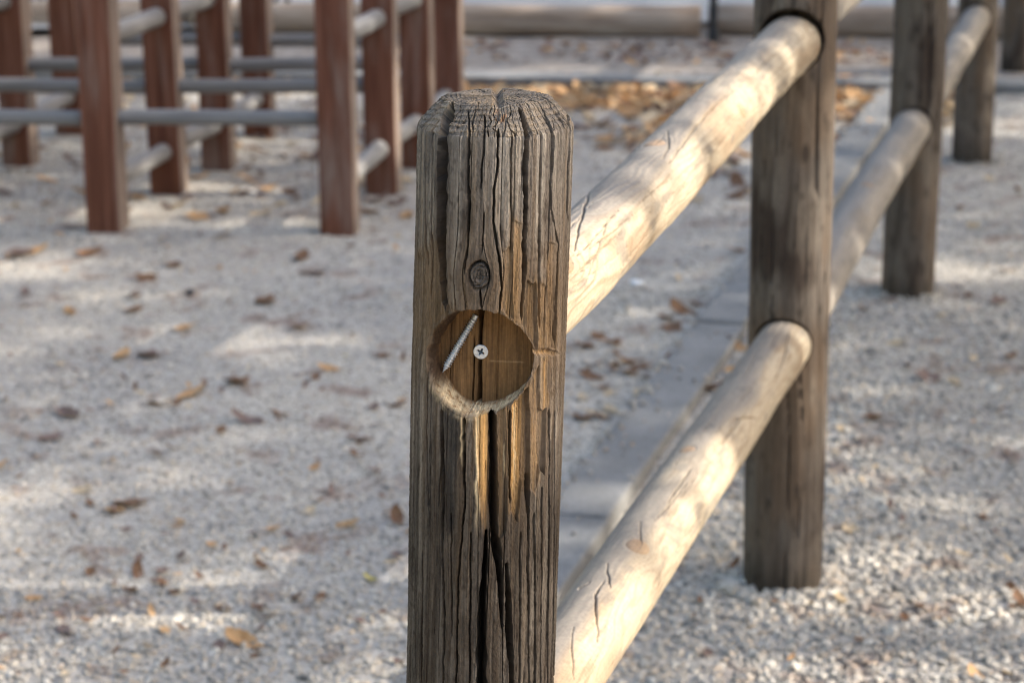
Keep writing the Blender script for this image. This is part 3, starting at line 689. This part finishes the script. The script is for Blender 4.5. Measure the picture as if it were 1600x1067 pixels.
# ------------------------------------------------------------------ gravel
def gravel():
    pts = []
    for y0, y1, dens in ((2.3, 3.6, 9500), (3.6, 5.2, 7000), (5.2, 8.3, 2600)):
        wl = .24*y1+.6; n = int(dens*2*wl*(y1-y0))
        x = rng.uniform(-wl, wl+.15, n); y = rng.uniform(y0, y1, n); pts.append(np.stack([x, y], -1))
    p = np.concatenate(pts)
    for q_, n_ in ((P2, 260), (P3, 160), (P4, 100)):
        a_ = rng.uniform(0, 6.283, n_); r_q = .058+np.abs(rng.normal(size=n_))*.022; pts.append(np.stack([q_[0]+r_q*np.sin(a_), q_[1]+r_q*np.cos(a_)], -1))
    p = np.concatenate(pts)
    # none on the kerb
    dk = (p-kc)@kn; keep = np.abs(dk) > KW/2+.004
    keep |= rng.random(len(p)) < .03+.45*sm(-.02, -.055, dk+.012*vn(p[:, 1]*9, 0, 5))*(dk < 0)
    p = p[keep]; onk = np.abs((p-kc)@kn) < KW/2
    cl = vn(p[:, 0]*2.1, p[:, 1]*1.6, 77)
    size = (.0030+.0038*rng.random(len(p))**2.2)*(1+.25*cl)*np.where(p[:, 1] > 5, 1.25, 1)*np.where((p[:, 0] > .1+.27*(p[:, 1]-2.9)*.8) & (p[:, 1] < 5), 1.18, np.where(p[:, 1] > 3.3, .74, .88))
    size[rng.random(len(p)) < .010] *= 1.7
    z = ground_h(p[:, 0], p[:, 1])+size*np.where(p[:, 1] > 3.3, .08, .2); z[onk] = KH+size[onk]*.4
    for q_ in (P2, P3, P4): dq = np.hypot(p[:, 0]-q_[0], p[:, 1]-q_[1]); z = z+.010*np.exp(-((dq-.05)/.03)**2)*rng.random(len(p)); size = np.where(dq < .1, size*1.25, size)
    me = bpy.data.meshes.new('gravel'); me.vertices.add(len(p))
    me.vertices.foreach_set('co', np.stack([p[:, 0], p[:, 1], z], -1).astype(np.float32).reshape(-1))
    a = me.attributes.new('sz', 'FLOAT', 'POINT'); a.data.foreach_set('value', size.astype(np.float32))
    rot = np.stack([rng.uniform(-.5, .5, len(p)), rng.uniform(-.5, .5, len(p)), rng.uniform(0, 6.28, len(p))], -1)
    a = me.attributes.new('rt', 'FLOAT_VECTOR', 'POINT'); a.data.foreach_set('vector', rot.astype(np.float32).reshape(-1))
    me.update()
    t = NT('gravel_stones'); oi = t.n('ShaderNodeObjectInfo').outputs['Random']; oc = t.n('ShaderNodeTexCoord').outputs['Object']
    c = t.ramp(oi, [(0, (.17, .17, .17)), (.10, (.30, .297, .295)), (.4, (.385, .37, .35)), (.68, (.45, .43, .40)), (.84, (.43, .37, .31)), (.90, (.50, .485, .455)), (1, (.60, .585, .555))])
    gp_ = t.n('ShaderNodeNewGeometry').outputs['Position']
    rs = t.ramp(t.noise(gp_, 7., 5, .62, .4), [(.56, (0,)*3), (.66, (.7,)*3)]); c = t.mixc(rs, c, (.20, .135, .105))
    bg_ = t.ramp(t.noise(gp_, 1.6, 5, .6), [(.35, (.86, .86, .87)), (.65, (1.1, 1.08, 1.05))]); c = t.mixc(1., c, bg_, 'MULTIPLY')
    c = t.mixc(1., c, (1.07, 1.03, .945), 'MULTIPLY')
    c = t.mixc(1., c, t.ramp(t.noise(oc, 2.5, 4), [(.3, (.85,)*3), (.7, (1.12,)*3)]), 'MULTIPLY'); t.base(c, .85)
    ng = bpy.data.node_groups.new('scatter', 'GeometryNodeTree')
    ng.interface.new_socket('Geometry', in_out='INPUT', socket_type='NodeSocketGeometry'); ng.interface.new_socket('Geometry', in_out='OUTPUT', socket_type='NodeSocketGeometry')
    N = ng.nodes; gi = N.new('NodeGroupInput'); go = N.new('NodeGroupOutput'); L = ng.links.new
    join = N.new('GeometryNodeGeometryToInstance')
    for k in range(5):
        ico = N.new('GeometryNodeMeshIcoSphere'); ico.inputs['Radius'].default_value = 1; ico.inputs['Subdivisions'].default_value = 2
        tr = N.new('GeometryNodeTransform'); tr.inputs['Translation'].default_value = (k*7.3+3, k*3.1, k*1.7)
        no = N.new('ShaderNodeTexNoise'); no.inputs['Scale'].default_value = 1.05; no.inputs['Detail'].default_value = 1
        sp_ = N.new('GeometryNodeSetPosition'); sub = N.new('ShaderNodeVectorMath'); sub.operation = 'SUBTRACT'; sub.inputs[1].default_value = (.5, .5, .5)
        sc = N.new('ShaderNodeVectorMath'); sc.operation = 'SCALE'; sc.inputs['Scale'].default_value = 2.0
        tr2 = N.new('GeometryNodeTransform'); tr2.inputs['Translation'].default_value = (-(k*7.3+3), -k*3.1, -k*1.7)
        tr3 = N.new('GeometryNodeTransform'); tr3.inputs['Scale'].default_value = (1.15, .9-.06*k, .62+.05*k)
        sm_ = N.new('GeometryNodeSetMaterial'); sm_.inputs['Material'].default_value = t.m
        L(ico.outputs['Mesh'], tr.inputs[0]); L(tr.outputs[0], sp_.inputs['Geometry']); L(no.outputs['Color'], sub.inputs[0]); L(sub.outputs[0], sc.inputs[0]); L(sc.outputs[0], sp_.inputs['Offset'])
        L(sp_.outputs[0], tr2.inputs[0]); L(tr2.outputs[0], tr3.inputs[0]); L(tr3.outputs[0], sm_.inputs[0]); L(sm_.outputs[0], join.inputs[0])
    iop = N.new('GeometryNodeInstanceOnPoints'); iop.inputs['Pick Instance'].default_value = True
    a1 = N.new('GeometryNodeInputNamedAttribute'); a1.data_type = 'FLOAT'; a1.inputs[0].default_value = 'sz'
    a2 = N.new('GeometryNodeInputNamedAttribute'); a2.data_type = 'FLOAT_VECTOR'; a2.inputs[0].default_value = 'rt'
    e2r = N.new('FunctionNodeEulerToRotation'); L(a2.outputs['Attribute'], e2r.inputs[0])
    L(gi.outputs[0], iop.inputs['Points']); L(join.outputs[0], iop.inputs['Instance']); L(e2r.outputs[0], iop.inputs['Rotation']); L(a1.outputs['Attribute'], iop.inputs['Scale'])
    L(iop.outputs[0], go.inputs[0])
    o = link(bpy.data.objects.new('gravel', me)); md = o.modifiers.new('scatter', 'NODES'); md.node_group = ng
    me.materials.append(t.m)
    tag(o, 'loose pale grey gravel stones covering the yard', 'gravel', kind='stuff')
gravel()

# ------------------------------------------------------------------ dry leaves
def leaf_mesh(kind, seed):
    g = random.Random(seed); n = 26
    out = []
    for k in range(n):
        a = 2*math.pi*k/n
        if kind == 'lobed': r = .62+.38*abs(math.cos(2.5*(a-math.pi/2)))**1.4*(1 if math.sin(a) > -.6 else .55)
        else: r = 1/math.sqrt((math.cos(a)/.48)**2+math.sin(a)**2)*(1+.05*math.cos(a*9))
        r *= 1+g.uniform(-.06, .06); out.append((r*math.cos(a), r*math.sin(a)))
    cu, tw, fo = g.uniform(.25, .75), g.uniform(-.5, .5), g.uniform(.2, .7)
    def bend(x, y): return cu*.55*y*y*(1 if y > 0 else .5) + fo*abs(x)*.55 + tw*x*y*.7 + .05*math.sin(5*x+seed)*math.cos(4*y)
    vs = []; fs = []
    rings = (.33, .66, 1.)
    vs.append((0, 0, bend(0, 0)))
    for rg in rings:
        for x, y in out: vs.append((x*rg, y*rg, bend(x*rg, y*rg)))
    for k in range(n): fs.append((0, 1+k, 1+(k+1) % n))
    for r in range(2):
        for k in range(n): a = 1+r*n+k; b = 1+r*n+(k+1) % n; fs.append((a, a+n, b+n, b))
    b0 = len(vs); sy = -.85 if kind != 'lobed' else -.45
    for y, z in ((sy, 0), (sy-.45, .08)): vs += [(-.022, y, bend(0, y)+z), (.022, y, bend(0, y)+z), (0, y, bend(0, y)+z+.035)]
    fs += [(b0, b0+1, b0+4, b0+3), (b0+1, b0+2, b0+5, b0+4), (b0+2, b0, b0+3, b0+5)]
    me = bpy.data.meshes.new('dry_leaf'); me.from_pydata(vs, [], fs)
    zmin = min(v[2] for v in vs)
    for v in me.vertices: v.co.z -= zmin
    for p in me.polygons: p.use_smooth = True
    return me
def leaf_mat(name, c0, c1):
    t = NT(name); oc = t.n('ShaderNodeTexCoord').outputs['Object']
    c = t.ramp(t.noise(oc, 2.6, 5, .6), [(.3, c0), (.7, c1)])
    t.base(c, .7); t.b.inputs['Specular IOR Level'].default_value = .3
    tl = t.n('ShaderNodeBsdfTranslucent'); t.l(c, tl.inputs[0]); mx = t.n('ShaderNodeMixShader', i_0=.28)
    out = [n for n in t.t.nodes if n.bl_idname == 'ShaderNodeOutputMaterial'][0]
    t.l(t.b.outputs[0], mx.inputs[1]); t.l(tl.outputs[0], mx.inputs[2]); t.l(mx.outputs[0], out.inputs[0])
    return t.m
LM = {'brown': leaf_mat('brown_leaf', (.13, .065, .035), (.25, .14, .075)), 'orange': leaf_mat('orange_leaf', (.42, .23, .10), (.60, .38, .19)),
      'tan': leaf_mat('tan_leaf', (.50, .37, .22), (.66, .53, .36)), 'dull': leaf_mat('dull_leaf', (.16, .105, .085), (.27, .19, .155)), 'yellow': leaf_mat('yellow_leaf', (.45, .36, .08), (.6, .5, .16))}
LMESH = {}
for c_ in LM:
    L_ = []
    for q in range(6):
        m = leaf_mesh('lobed' if q < 2 else 'oval', 31*q+len(c_)); m.materials.append(LM[c_]); L_.append(m)
    LMESH[c_] = L_
def leaf(x, y, size, colr, rz=None, tilt=.25, label=None, group=None, var=None, z=None, world=None):
    p = gnd(x, y) if world is None else np.array([*world, 0.])
    o = link(bpy.data.objects.new('dry_leaf', LMESH[colr][random.randrange(6) if var is None else var]))
    zz = ground_h(p[0], p[1])+.004 if z is None else z
    o.location = (p[0], p[1], zz); o.scale = (size*.5*random.uniform(.75, 1), size*.5, size*.5*random.uniform(.7, 1.3))
    o.rotation_euler = (random.uniform(-tilt, tilt), random.uniform(-tilt, tilt), random.uniform(0, 6.28) if rz is None else rz)
    if group: label = {'brown': 'brown', 'orange': 'orange-brown', 'tan': 'pale tan', 'dull': 'dull grey-brown', 'yellow': 'yellow'}[colr]+' '+label; group = group+', '+colr
    tag(o, label, 'leaf', group); return o
named = [(345, 374, .085, 'tan', 1.2, 'large golden-tan leaf on gravel just left of the nearer red-brown posts'),
    (140, 402, .07, 'brown', 2.2, 'narrow brown leaf standing on edge below the leftmost lattice post'),
    (110, 492, .06, 'orange', .4, 'orange-brown leaf on the left gravel, paler than those near it'),
    (512, 581, .048, 'orange', 1.4, 'small orange leaf midway between lattice and front post'),
    (540, 560, .018, 'yellow', 0, 'tiny bright yellow leaf on the gravel left of the front post'),
    (245, 637, .062, 'brown', 1.2, 'curled brown leaf with a dark fold on the left gravel'),
    (128, 769, .045, 'tan', 1.3, 'tan curled leaf alone on the lower left gravel'),
    (215, 893, .045, 'brown', .3, 'crumpled brown leaf standing up on the lower left gravel'),
    (380, 1003, .062, 'orange', 1.1, 'long orange-brown leaf near the bottom edge of the gravel'),
    (620, 812, .05, 'brown', .2, 'dark red-brown leaf touching the outline of the front post'),
    (622, 641, .045, 'brown', 1.3, 'brown curled leaf close to the left side of the front post'),
    (545, 822, .045, 'orange', 1.4, 'orange leaf beside the dark red-brown leaf left of the front post'),
    (578, 903, .035, 'yellow', .6, 'mustard leaf on the gravel low beside the front post'),
    (1155, 549, .055, 'orange', .5, 'bright orange leaf wedged between kerb and middle fence post'),
    (1112, 615, .06, 'brown', 1., 'dark brown leaf lying against the kerb behind the lower rail'),
    (1066, 490, .075, 'brown', .8, 'big brown leaf on gravel left of the kerb, seen under the upper rail'),
    (1150, 396, .055, 'brown', 1.7, 'slim brown leaf beside the middle fence post, left of the kerb'),
    (1060, 437, .04, 'tan', .2, 'pale tan leaf on gravel seen under the upper rail'),
    (1400, 541, .05, 'tan', 1.3, 'tan leaf alone on the gravel right of the middle fence post'),
    (1592, 948, .045, 'brown', .2, 'brown leaf at the right edge of the gravel'),
    (1525, 1062, .045, 'orange', .3, 'bright orange leaf at the bottom right edge of the gravel'),
    (1582, 1058, .035, 'tan', .9, 'peach-coloured leaf in the bottom right corner of the gravel'),
    (553, 103, .03, 'orange', .2, 'small red-orange leaf seen between two lattice posts')]
for x, y, s, c_, rz, lab in named: leaf(x, y, s*1.0, c_, rz, .5, lab, var=random.choice((2, 3, 4, 5)))
# dull ones flat on the left gravel
G1 = ('dry leaf lying flat on the open gravel left of the front post', 'flat leaves on the left gravel')
for x, y, s in [(30, 402, .08), (60, 396, .06), (208, 490, .05), (415, 478, .06), (470, 406, .07), (490, 431, .06), (290, 522, .05), (190, 562, .06), (232, 561, .06), (470, 516, .05),
                (300, 622, .07), (370, 603, .06), (105, 652, .07), (385, 663, .06), (440, 656, .035), (200, 787, .06), (178, 797, .04), (425, 828, .035), (203, 922, .03), (350, 950, .03),
                (500, 932, .03), (258, 1042, .022), (270, 420, .05), (230, 440, .06), (40, 460, .05), (600, 560, .04), (330, 850, .02), (30, 865, .02), (560, 690, .04), (585, 645, .03), (100, 985, .04), (80, 690, .05)]:
    leaf(x, y, s*1.15, random.choice(['dull', 'brown', 'brown', 'orange']), None, .2, *G1)
G2 = ('dry leaf on the gravel between the front post and the kerb', 'leaves between post and kerb')
for k in range(20): leaf(random.uniform(880, 1010), random.uniform(515, 660), random.uniform(.03, .06), random.choice(['dull', 'brown', 'brown', 'tan']), None, .2, *G2)
for x, y in ((960, 580), (985, 575), (925, 595), (935, 530), (905, 655), (1040, 500), (1085, 478), (1050, 515)): leaf(x, y, random.uniform(.04, .06), 'brown', None, .3, *G2)
G3 = ('dry leaf on the gravel to the right of the fence posts', 'leaves right of the fence')
for x, y, s in [(1330, 831, .04), (1450, 596, .07), (1490, 600, .06), (1365, 660, .05), (1580, 560, .04), (1350, 490, .03), (1560, 585, .04), (1520, 360, .05), (1575, 430, .05), (1545, 280, .05), (1590, 300, .04), (1470, 500, .03), (1540, 815, .03), (1410, 815, .03), (1500, 330, .05), (1560, 480, .05)]:
    leaf(x, y, s, random.choice(['dull', 'brown', 'tan']), None, .2, *G3)
G4 = ('dry leaf in the drift before the far kerb', 'leaf drift before the far kerb')
def drift(n, cx, cy, sx, sy, grp, cols):
    for k in range(n):
        x = cx+rng.normal()*sx; y = cy+rng.normal()*sy
        leaf(x, max(y, 126), rng.uniform(.06, .11), random.choice(cols), None, .55, *grp)
drift(22, 810, 138, 60, 6, G4, ['orange', 'tan', 'orange', 'tan']); drift(18, 950, 150, 60, 12, G4, ['orange', 'brown', 'tan', 'orange']); drift(14, 1060, 165, 40, 18, G4, ['orange', 'tan', 'orange'])
drift(8, 1325, 142, 14, 8, G4, ['orange', 'tan', 'orange']); drift(6, 1110, 270, 30, 25, G4, ['brown', 'orange'])
def litter(spots):
    names = list(LM); vs = []; fs = []; mi = []; n0 = 0
    for (x, y, sz, c_) in spots:
        m = LMESH[c_][random.randrange(6)]; p = gnd(x, y)
        co = np.array([v.co[:] for v in m.vertices])*sz*.5*np.array([random.uniform(.7, 1), 1, random.uniform(.5, 1.2)])
        R_ = np.array(Matrix.Rotation(random.uniform(0, 6.28), 3, 'Z') @ Matrix.Rotation(random.uniform(-.5, .5), 3, 'X') @ Matrix.Rotation(random.uniform(-.5, .5), 3, 'Y'))
        co = co@R_.T + np.array([p[0], p[1], ground_h(p[0], p[1])+.006-min(0, (co@R_.T)[:, 2].min())*.5])
        vs.append(co); fs += [tuple(i+n0 for i in q.vertices) for q in m.polygons]; mi += [names.index(c_)]*len(m.polygons); n0 += len(co)
    me = bpy.data.meshes.new('leaf_litter'); me.from_pydata(np.concatenate(vs).tolist(), [], fs)
    for c_ in names: me.materials.append(LM[c_])
    me.polygons.foreach_set('material_index', mi); me.polygons.foreach_set('use_smooth', [True]*len(mi))
    tag(link(bpy.data.objects.new('leaf_litter', me)), 'thick bed of fallen brown leaves lying thickest before the far kerb', 'leaf litter', kind='stuff')
SP = []
def bed(n, cx, cy, sx, sy, cols, lo=.05, hi=.10, ymin=124):
    for k in range(n): SP.append((cx+rng.normal()*sx, max(cy+rng.normal()*sy, ymin+rng.uniform(0, 6)), rng.uniform(lo, hi), random.choice(cols)))
W_ = ['orange', 'orange', 'tan', 'tan', 'brown']
bed(170, 850, 136, 110, 7, W_); bed(120, 960, 152, 70, 14, W_); bed(90, 1060, 162, 50, 18, W_); bed(80, 1330, 142, 24, 14, W_); bed(30, 1478, 172, 10, 14, W_); bed(40, 1320, 200, 20, 25, ['brown', 'dull', 'orange']); bed(50, 560, 135, 60, 8, W_); bed(90, 330, 140, 160, 8, W_)
bed(70, 960, 200, 100, 22, ['brown', 'orange', 'tan', 'dull']); bed(60, 1090, 250, 50, 30, ['brown', 'dull', 'tan'], .04, .07)
for k in range(150): SP.append((rng.uniform(500, 1500), rng.uniform(66, 101), rng.uniform(.04, .08), random.choice(['brown', 'dull', 'orange', 'dull'])))
for k in range(160): SP.append((rng.uniform(-60, 660), rng.uniform(150, 330), rng.uniform(.03, .07), random.choice(['brown', 'dull', 'dull', 'tan', 'orange'])))
for k in range(330):
    y_ = rng.uniform(350, 1060); SP.append((rng.uniform(-30, 640) if k % 3 else rng.uniform(880, 1630), y_, rng.uniform(.012, .03), random.choice(['brown', 'dull', 'dull', 'brown', 'orange', 'tan'])))
litter(SP)
G5 = ('dry leaf caught along the kerb side nearest the fence', 'leaves along the fence kerb')
for k in range(16):
    s_ = random.uniform(1.6, 3.9) if k < 11 else random.uniform(.3, 1.6); q = kr+kd*s_+kn*random.uniform(.02, .08)
    leaf(0, 0, random.uniform(.04, .065), random.choice(['orange', 'brown', 'tan']), None, .6, *G5, world=q)
G6 = ('dry leaf on the ground among the red-brown lattice posts', 'leaves among the lattice posts')
for k in range(40):
    leaf(random.uniform(0, 640), random.uniform(150, 345), random.uniform(.05, .085), random.choice(['orange', 'brown', 'dull', 'tan', 'dull']), None, .3, *G6)
G7 = ('dry leaf on the bare soil between far kerb and edging logs', 'leaves on the far soil strip')
for k in range(22):
    leaf(random.uniform(560, 1400), random.uniform(70, 100), random.uniform(.05, .08), random.choice(['brown', 'dull', 'orange', 'dull']), None, .3, *G7)

# a few stones that stand out
t = NT('white_stone'); t.base((.74, .74, .73), .7); M_WS = t.m
t = NT('black_stone'); t.base((.03, .03, .035), .7); M_BS = t.m
def stone(x, y, r, m, label):
    bm = bmesh.new(); bmesh.ops.create_icosphere(bm, subdivisions=3, radius=1)
    for v in bm.verts:
        k = 1+.18*math.sin(v.co.x*3.1+x)+.14*math.sin(v.co.y*4.3+y)+.1*math.sin(v.co.z*5); v.co = Vector((v.co.x*1.2, v.co.y*.9, v.co.z*.7))*k*r
    me = bpy.data.meshes.new('stone'); bm.to_mesh(me); bm.free(); me.materials.append(m)
    for p in me.polygons: p.use_smooth = True
    p = gnd(x, y); o = link(bpy.data.objects.new('stone', me)); o.location = (p[0], p[1], ground_h(p[0], p[1])+r*.4); tag(o, label, 'stone')
stone(996, 446, .013, M_WS, 'bright white stone on gravel seen under the upper rail')
stone(296, 464, .011, M_BS, 'small black stone on the gravel left of the front post')

# ------------------------------------------------------------------ trees to the right whose crowns shade the yard
E1 = np.cross(SUN, [0, 0, 1.]); E1 /= np.linalg.norm(E1); E2 = np.cross(E1, SUN)
def sp2(P): P = np.asarray(P); return np.stack([P@E1, P@E2], -1)
lit = []                                        # (point, half width along E1, half height along E2) where gaps in the foliage let sun through
def litg(x, y, rx, ry, h=0.):
    p = gnd(x, y, h); d = proj(p); q1 = gnd(x+rx, y, h); q2 = gnd(x, y-ry, h)
    lit.append((p, q1-p, q2-p))
def trees():
    g = np.random.default_rng(5)
    N0 = 42000
    T = np.stack([g.uniform(-3.6, 4.4, N0), g.uniform(.6, 15., N0), np.zeros(N0)], -1)
    Ld = g.uniform(6.0, 11., N0); Pp = T + SUN*Ld[:, None]
    q = sp2(T); nz = fbm(q[:, 0]*2.2, q[:, 1]*4.0, 3, 9)      # natural airy gaps
    pr = np.where(nz > .40, .25, 1.)
    GP = [(250, 338, 50, 6), (375, 352, 36, 4), (420, 300, 30, 4), (390, 534, 70, 3), (590, 880, 70, 6), (240, 932, 90, 5), (100, 1000, 140, 8), (330, 985, 120, 6), (560, 1010, 130, 34), (330, 1045, 330, 44), (100, 965, 160, 6), (500, 965, 120, 6),
          (1400, 1040, 160, 20), (1540, 960, 90, 14), (1360, 930, 70, 8), (1500, 870, 110, 8), (1350, 790, 50, 6), (1420, 698, 80, 3), (1110, 800, 50, 12), (1560, 190, 60, 20), (1330, 95, 60, 12), (1000, 108, 150, 6),
          (830, 139, 110, 11), (970, 152, 80, 14), (1070, 165, 60, 18), (1080, 240, 60, 6), (1500, 430, 70, 6), (1345, 180, 40, 20), (1325, 140, 30, 12), (1345, 270, 20, 15), (300, 295, 30, 3), (60, 70, 30, 8), (450, 102, 40, 5), (410, 150, 60, 8), (620, 130, 60, 6)]
    for x, y, rx, ry in GP:  # leaves thinned along the sun rays so chosen ground patches stay lit
        p = gnd(x, y); a = gnd(x+rx, y)-p; b = gnd(x, y-ry)-p; a = a*(1+.20/np.linalg.norm(a)); b = b*(1+.08/np.linalg.norm(b)); M = np.stack([a[:2], b[:2]], 1)
        uv = np.linalg.solve(M, (T-p)[:, :2].T); pr = np.where((uv**2).sum(0) < 1.0, .02 if 120 < y < 175 else .10, pr)
    def gap(p, r):                                # sunlit stretches of the two near rails
        nonlocal pr
        d = sp2(Pp)-sp2(p); pr = np.where(np.hypot(d[:, 0], d[:, 1]) < r, .10, pr)
    for s in np.linspace(0, 1, 12): gap(np.array([.02+s*.27, 1.75+s*1.02, .845]), .10)
    gap(np.array([.335, 2.98, .845]), .06)
    for s in np.linspace(0, 1, 12): gap(np.array([.0+s*.21, 1.72+s*.76, .49-s*.04]), .10)
    gap(np.array([.395, 3.2, .40]), .06)
    keep = (g.random(N0) < pr) & (Pp[:, 2] > 2.3)
    # close cover where the photograph shows plain shade
    def cover(p, r, n):
        a = g.uniform(0, 6.283, n); rr = r*np.sqrt(g.random(n)); return p + np.outer(rr*np.cos(a), E1) + np.outer(rr*np.sin(a), E2) + np.outer(g.uniform(6, 10, n), SUN)
    Pp = Pp[keep]; extra = []
    for s in np.linspace(0, 1, 6): extra.append(cover(np.array([.265+s*.085, 2.72+s*.34, .43-.025*s]), .07, 12))
    extra.append(cover(np.array([.305, 2.86, .845]), .06, 8)); extra.append(cover(np.array([.37, 3.12, .845]), .09, 16))
    Pp = np.concatenate([Pp]+extra)
    leafm = leaf_mat('green_gold_leaf', (.10, .12, .03), (.22, .20, .06))
    t = NT('tree_bark'); oc = t.n('ShaderNodeTexCoord').outputs['Object']; n1 = t.noise(t.mapv(oc, (9, 9, 2.5)), 1, 6, .65)
    t.base(t.ramp(n1, [(.3, (.07, .055, .045)), (.7, (.22, .19, .16))]), .95); t.bump(n1, .8, .03)
    bases = [np.array([7.6, 3.2, 0]), np.array([8.0, 9.4, 0])]
    own = np.argmin(np.stack([np.hypot(Pp[:, 0]-b[0], Pp[:, 1]-b[1]) for b in bases]), 0)
    for k, b in enumerate(bases):
        root = empty('shade_tree', tuple(b))
        tag(root, ['broad tree standing off to the right, its leaf shadows dappling the fence', 'broad tree standing off to the far right, its leaf shadows dappling the lattice'][k], 'tree', 'trees shading the yard')
        bm = bmesh.new(); cr = Pp[own == k]; mid = cr.mean(0)
        def tube(a, c, r0, r1, n=10):
            a, c = Vector(a), Vector(c); d = (c-a).normalized(); e = d.orthogonal().normalized(); f = d.cross(e); rings = []
            for s in np.linspace(0, 1, 7):
                q_ = a.lerp(c, s)+e*.08*math.sin(s*5)*(c-a).length*.15; r = r0+(r1-r0)*s
                rings.append([bm.verts.new(q_+e*r*math.cos(i*2*math.pi/n)+f*r*math.sin(i*2*math.pi/n)) for i in range(n)])
            for A_, B_ in zip(rings, rings[1:]):
                for i in range(n): bm.faces.new((A_[i], A_[(i+1) % n], B_[(i+1) % n], B_[i]))
        tube((0, 0, -.2), (0, 0, 3.4), .24, .17)
        for i in range(14):
            tgt = cr[g.integers(len(cr))]-b; tube((0, 0, 2.2+.1*i), tuple(tgt*.92), .075, .018, 7)
        me = bpy.data.meshes.new('trunk'); bm.to_mesh(me); bm.free(); me.materials.append(t.m); link(bpy.data.objects.new('trunk', me), root)
        n = len(cr); sz = g.uniform(.05, .095, n)
        ax = g.normal(size=(n, 3)); ax /= np.linalg.norm(ax, axis=1)[:, None]; bx = np.cross(ax, g.normal(size=(n, 3))); bx /= np.linalg.norm(bx, axis=1)[:, None]; nx = np.cross(ax, bx)
        shp = [(-1, 0, 0), (-.45, .55, .15), (.35, .5, .15), (1, 0, 0), (.35, -.5, .15), (-.45, -.55, .15)]
        V = np.stack([cr-b + sz[:, None]*(a*ax+c*.9*bx+d*nx) for a, c, d in shp], 1).reshape(-1, 3)
        Fc = [f for i in range(n) for f in ((6*i, 6*i+1, 6*i+2, 6*i+3), (6*i, 6*i+3, 6*i+4, 6*i+5))]
        me = bpy.data.meshes.new('crown'); me.from_pydata(V.tolist(), [], Fc); me.materials.append(leafm)
        tag(link(bpy.data.objects.new('crown', me), root), kind='stuff')
trees()

# ------------------------------------------------------------------ clipped hedges added out of view to darken the low sky
def added_hedge(a, b, h, th, seed, label):
    a = np.array(a, float); b = np.array(b, float); L = np.hypot(*(b-a)); d = (b-a)/L; n = np.array([d[1], -d[0]]); g = np.random.default_rng(seed)
    root = empty('added_hedge', (a[0], a[1], 0)); tag(root, label, 'added_hedge', 'unseen hedges added to darken the low sky')
    prof = np.array([(-1, 0), (-1, .25), (-1, .5), (-.97, .75), (-.85, .95), (-.4, 1.), (.4, 1.), (.85, .95), (.97, .75), (1, .5), (1, .25), (1, 0)])
    s = np.linspace(0, L, int(L/.3)); S_, K = np.meshgrid(s, np.arange(len(prof)), indexing='ij')
    bump = .22*fbm(S_*1.1, K*.9, 3, seed); w_ = prof[K, 0]*th/2*(1+bump); z = prof[K, 1]*h*(1+.10*fbm(S_*.5, K*.2, 2, seed+3))-.1
    V = np.stack([d[0]*S_+n[0]*w_, d[1]*S_+n[1]*w_, z], -1)
    me = grid_mesh('branch_mass', V, wrap=False); me.materials.append(HM); link(bpy.data.objects.new('branch_mass', me), root)
    N = int(L*900); i = g.integers(0, V.shape[0]-1, N); k = g.integers(0, len(prof)-1, N); f = g.random(N)
    c = V[i, k]*(1-f[:, None])+V[i, k+1]*f[:, None]+g.normal(size=(N, 3))*.10
    ax = g.normal(size=(N, 3)); ax /= np.linalg.norm(ax, axis=1)[:, None]; bx = np.cross(ax, g.normal(size=(N, 3))); bx /= np.linalg.norm(bx, axis=1)[:, None]
    W = np.stack([c-ax*.07, c+bx*.035, c+ax*.07, c-bx*.035], 1).reshape(-1, 3)
    me = bpy.data.meshes.new('foliage'); me.from_pydata(W.tolist(), [], [(4*q, 4*q+1, 4*q+2, 4*q+3) for q in range(N)]); me.materials.append(HM)
    tag(link(bpy.data.objects.new('foliage', me), root), kind='stuff')
t = NT('hedge_green'); geo = t.n('ShaderNodeNewGeometry').outputs['Position']
t.base(t.ramp(t.noise(geo, 9, 4), [(.3, (.035, .05, .02)), (.7, (.09, .11, .045))]), .7); HM = t.m
added_hedge((-10, -8), (12, -8), 5.2, 1.6, 1, 'unseen hedging added behind the camera to block low sky')
added_hedge((-8.5, -7), (-8.5, 22), 5.2, 1.6, 2, 'unseen hedging added left of the yard to block low sky')
added_hedge((-9, 26), (18, 26), 5.2, 1.6, 3, 'unseen hedging added beyond the pale paving to block low sky')
added_hedge((17, -8), (17, 25), 4.2, 1.6, 4, 'unseen hedging added beyond the shade trees on the right to block low sky')
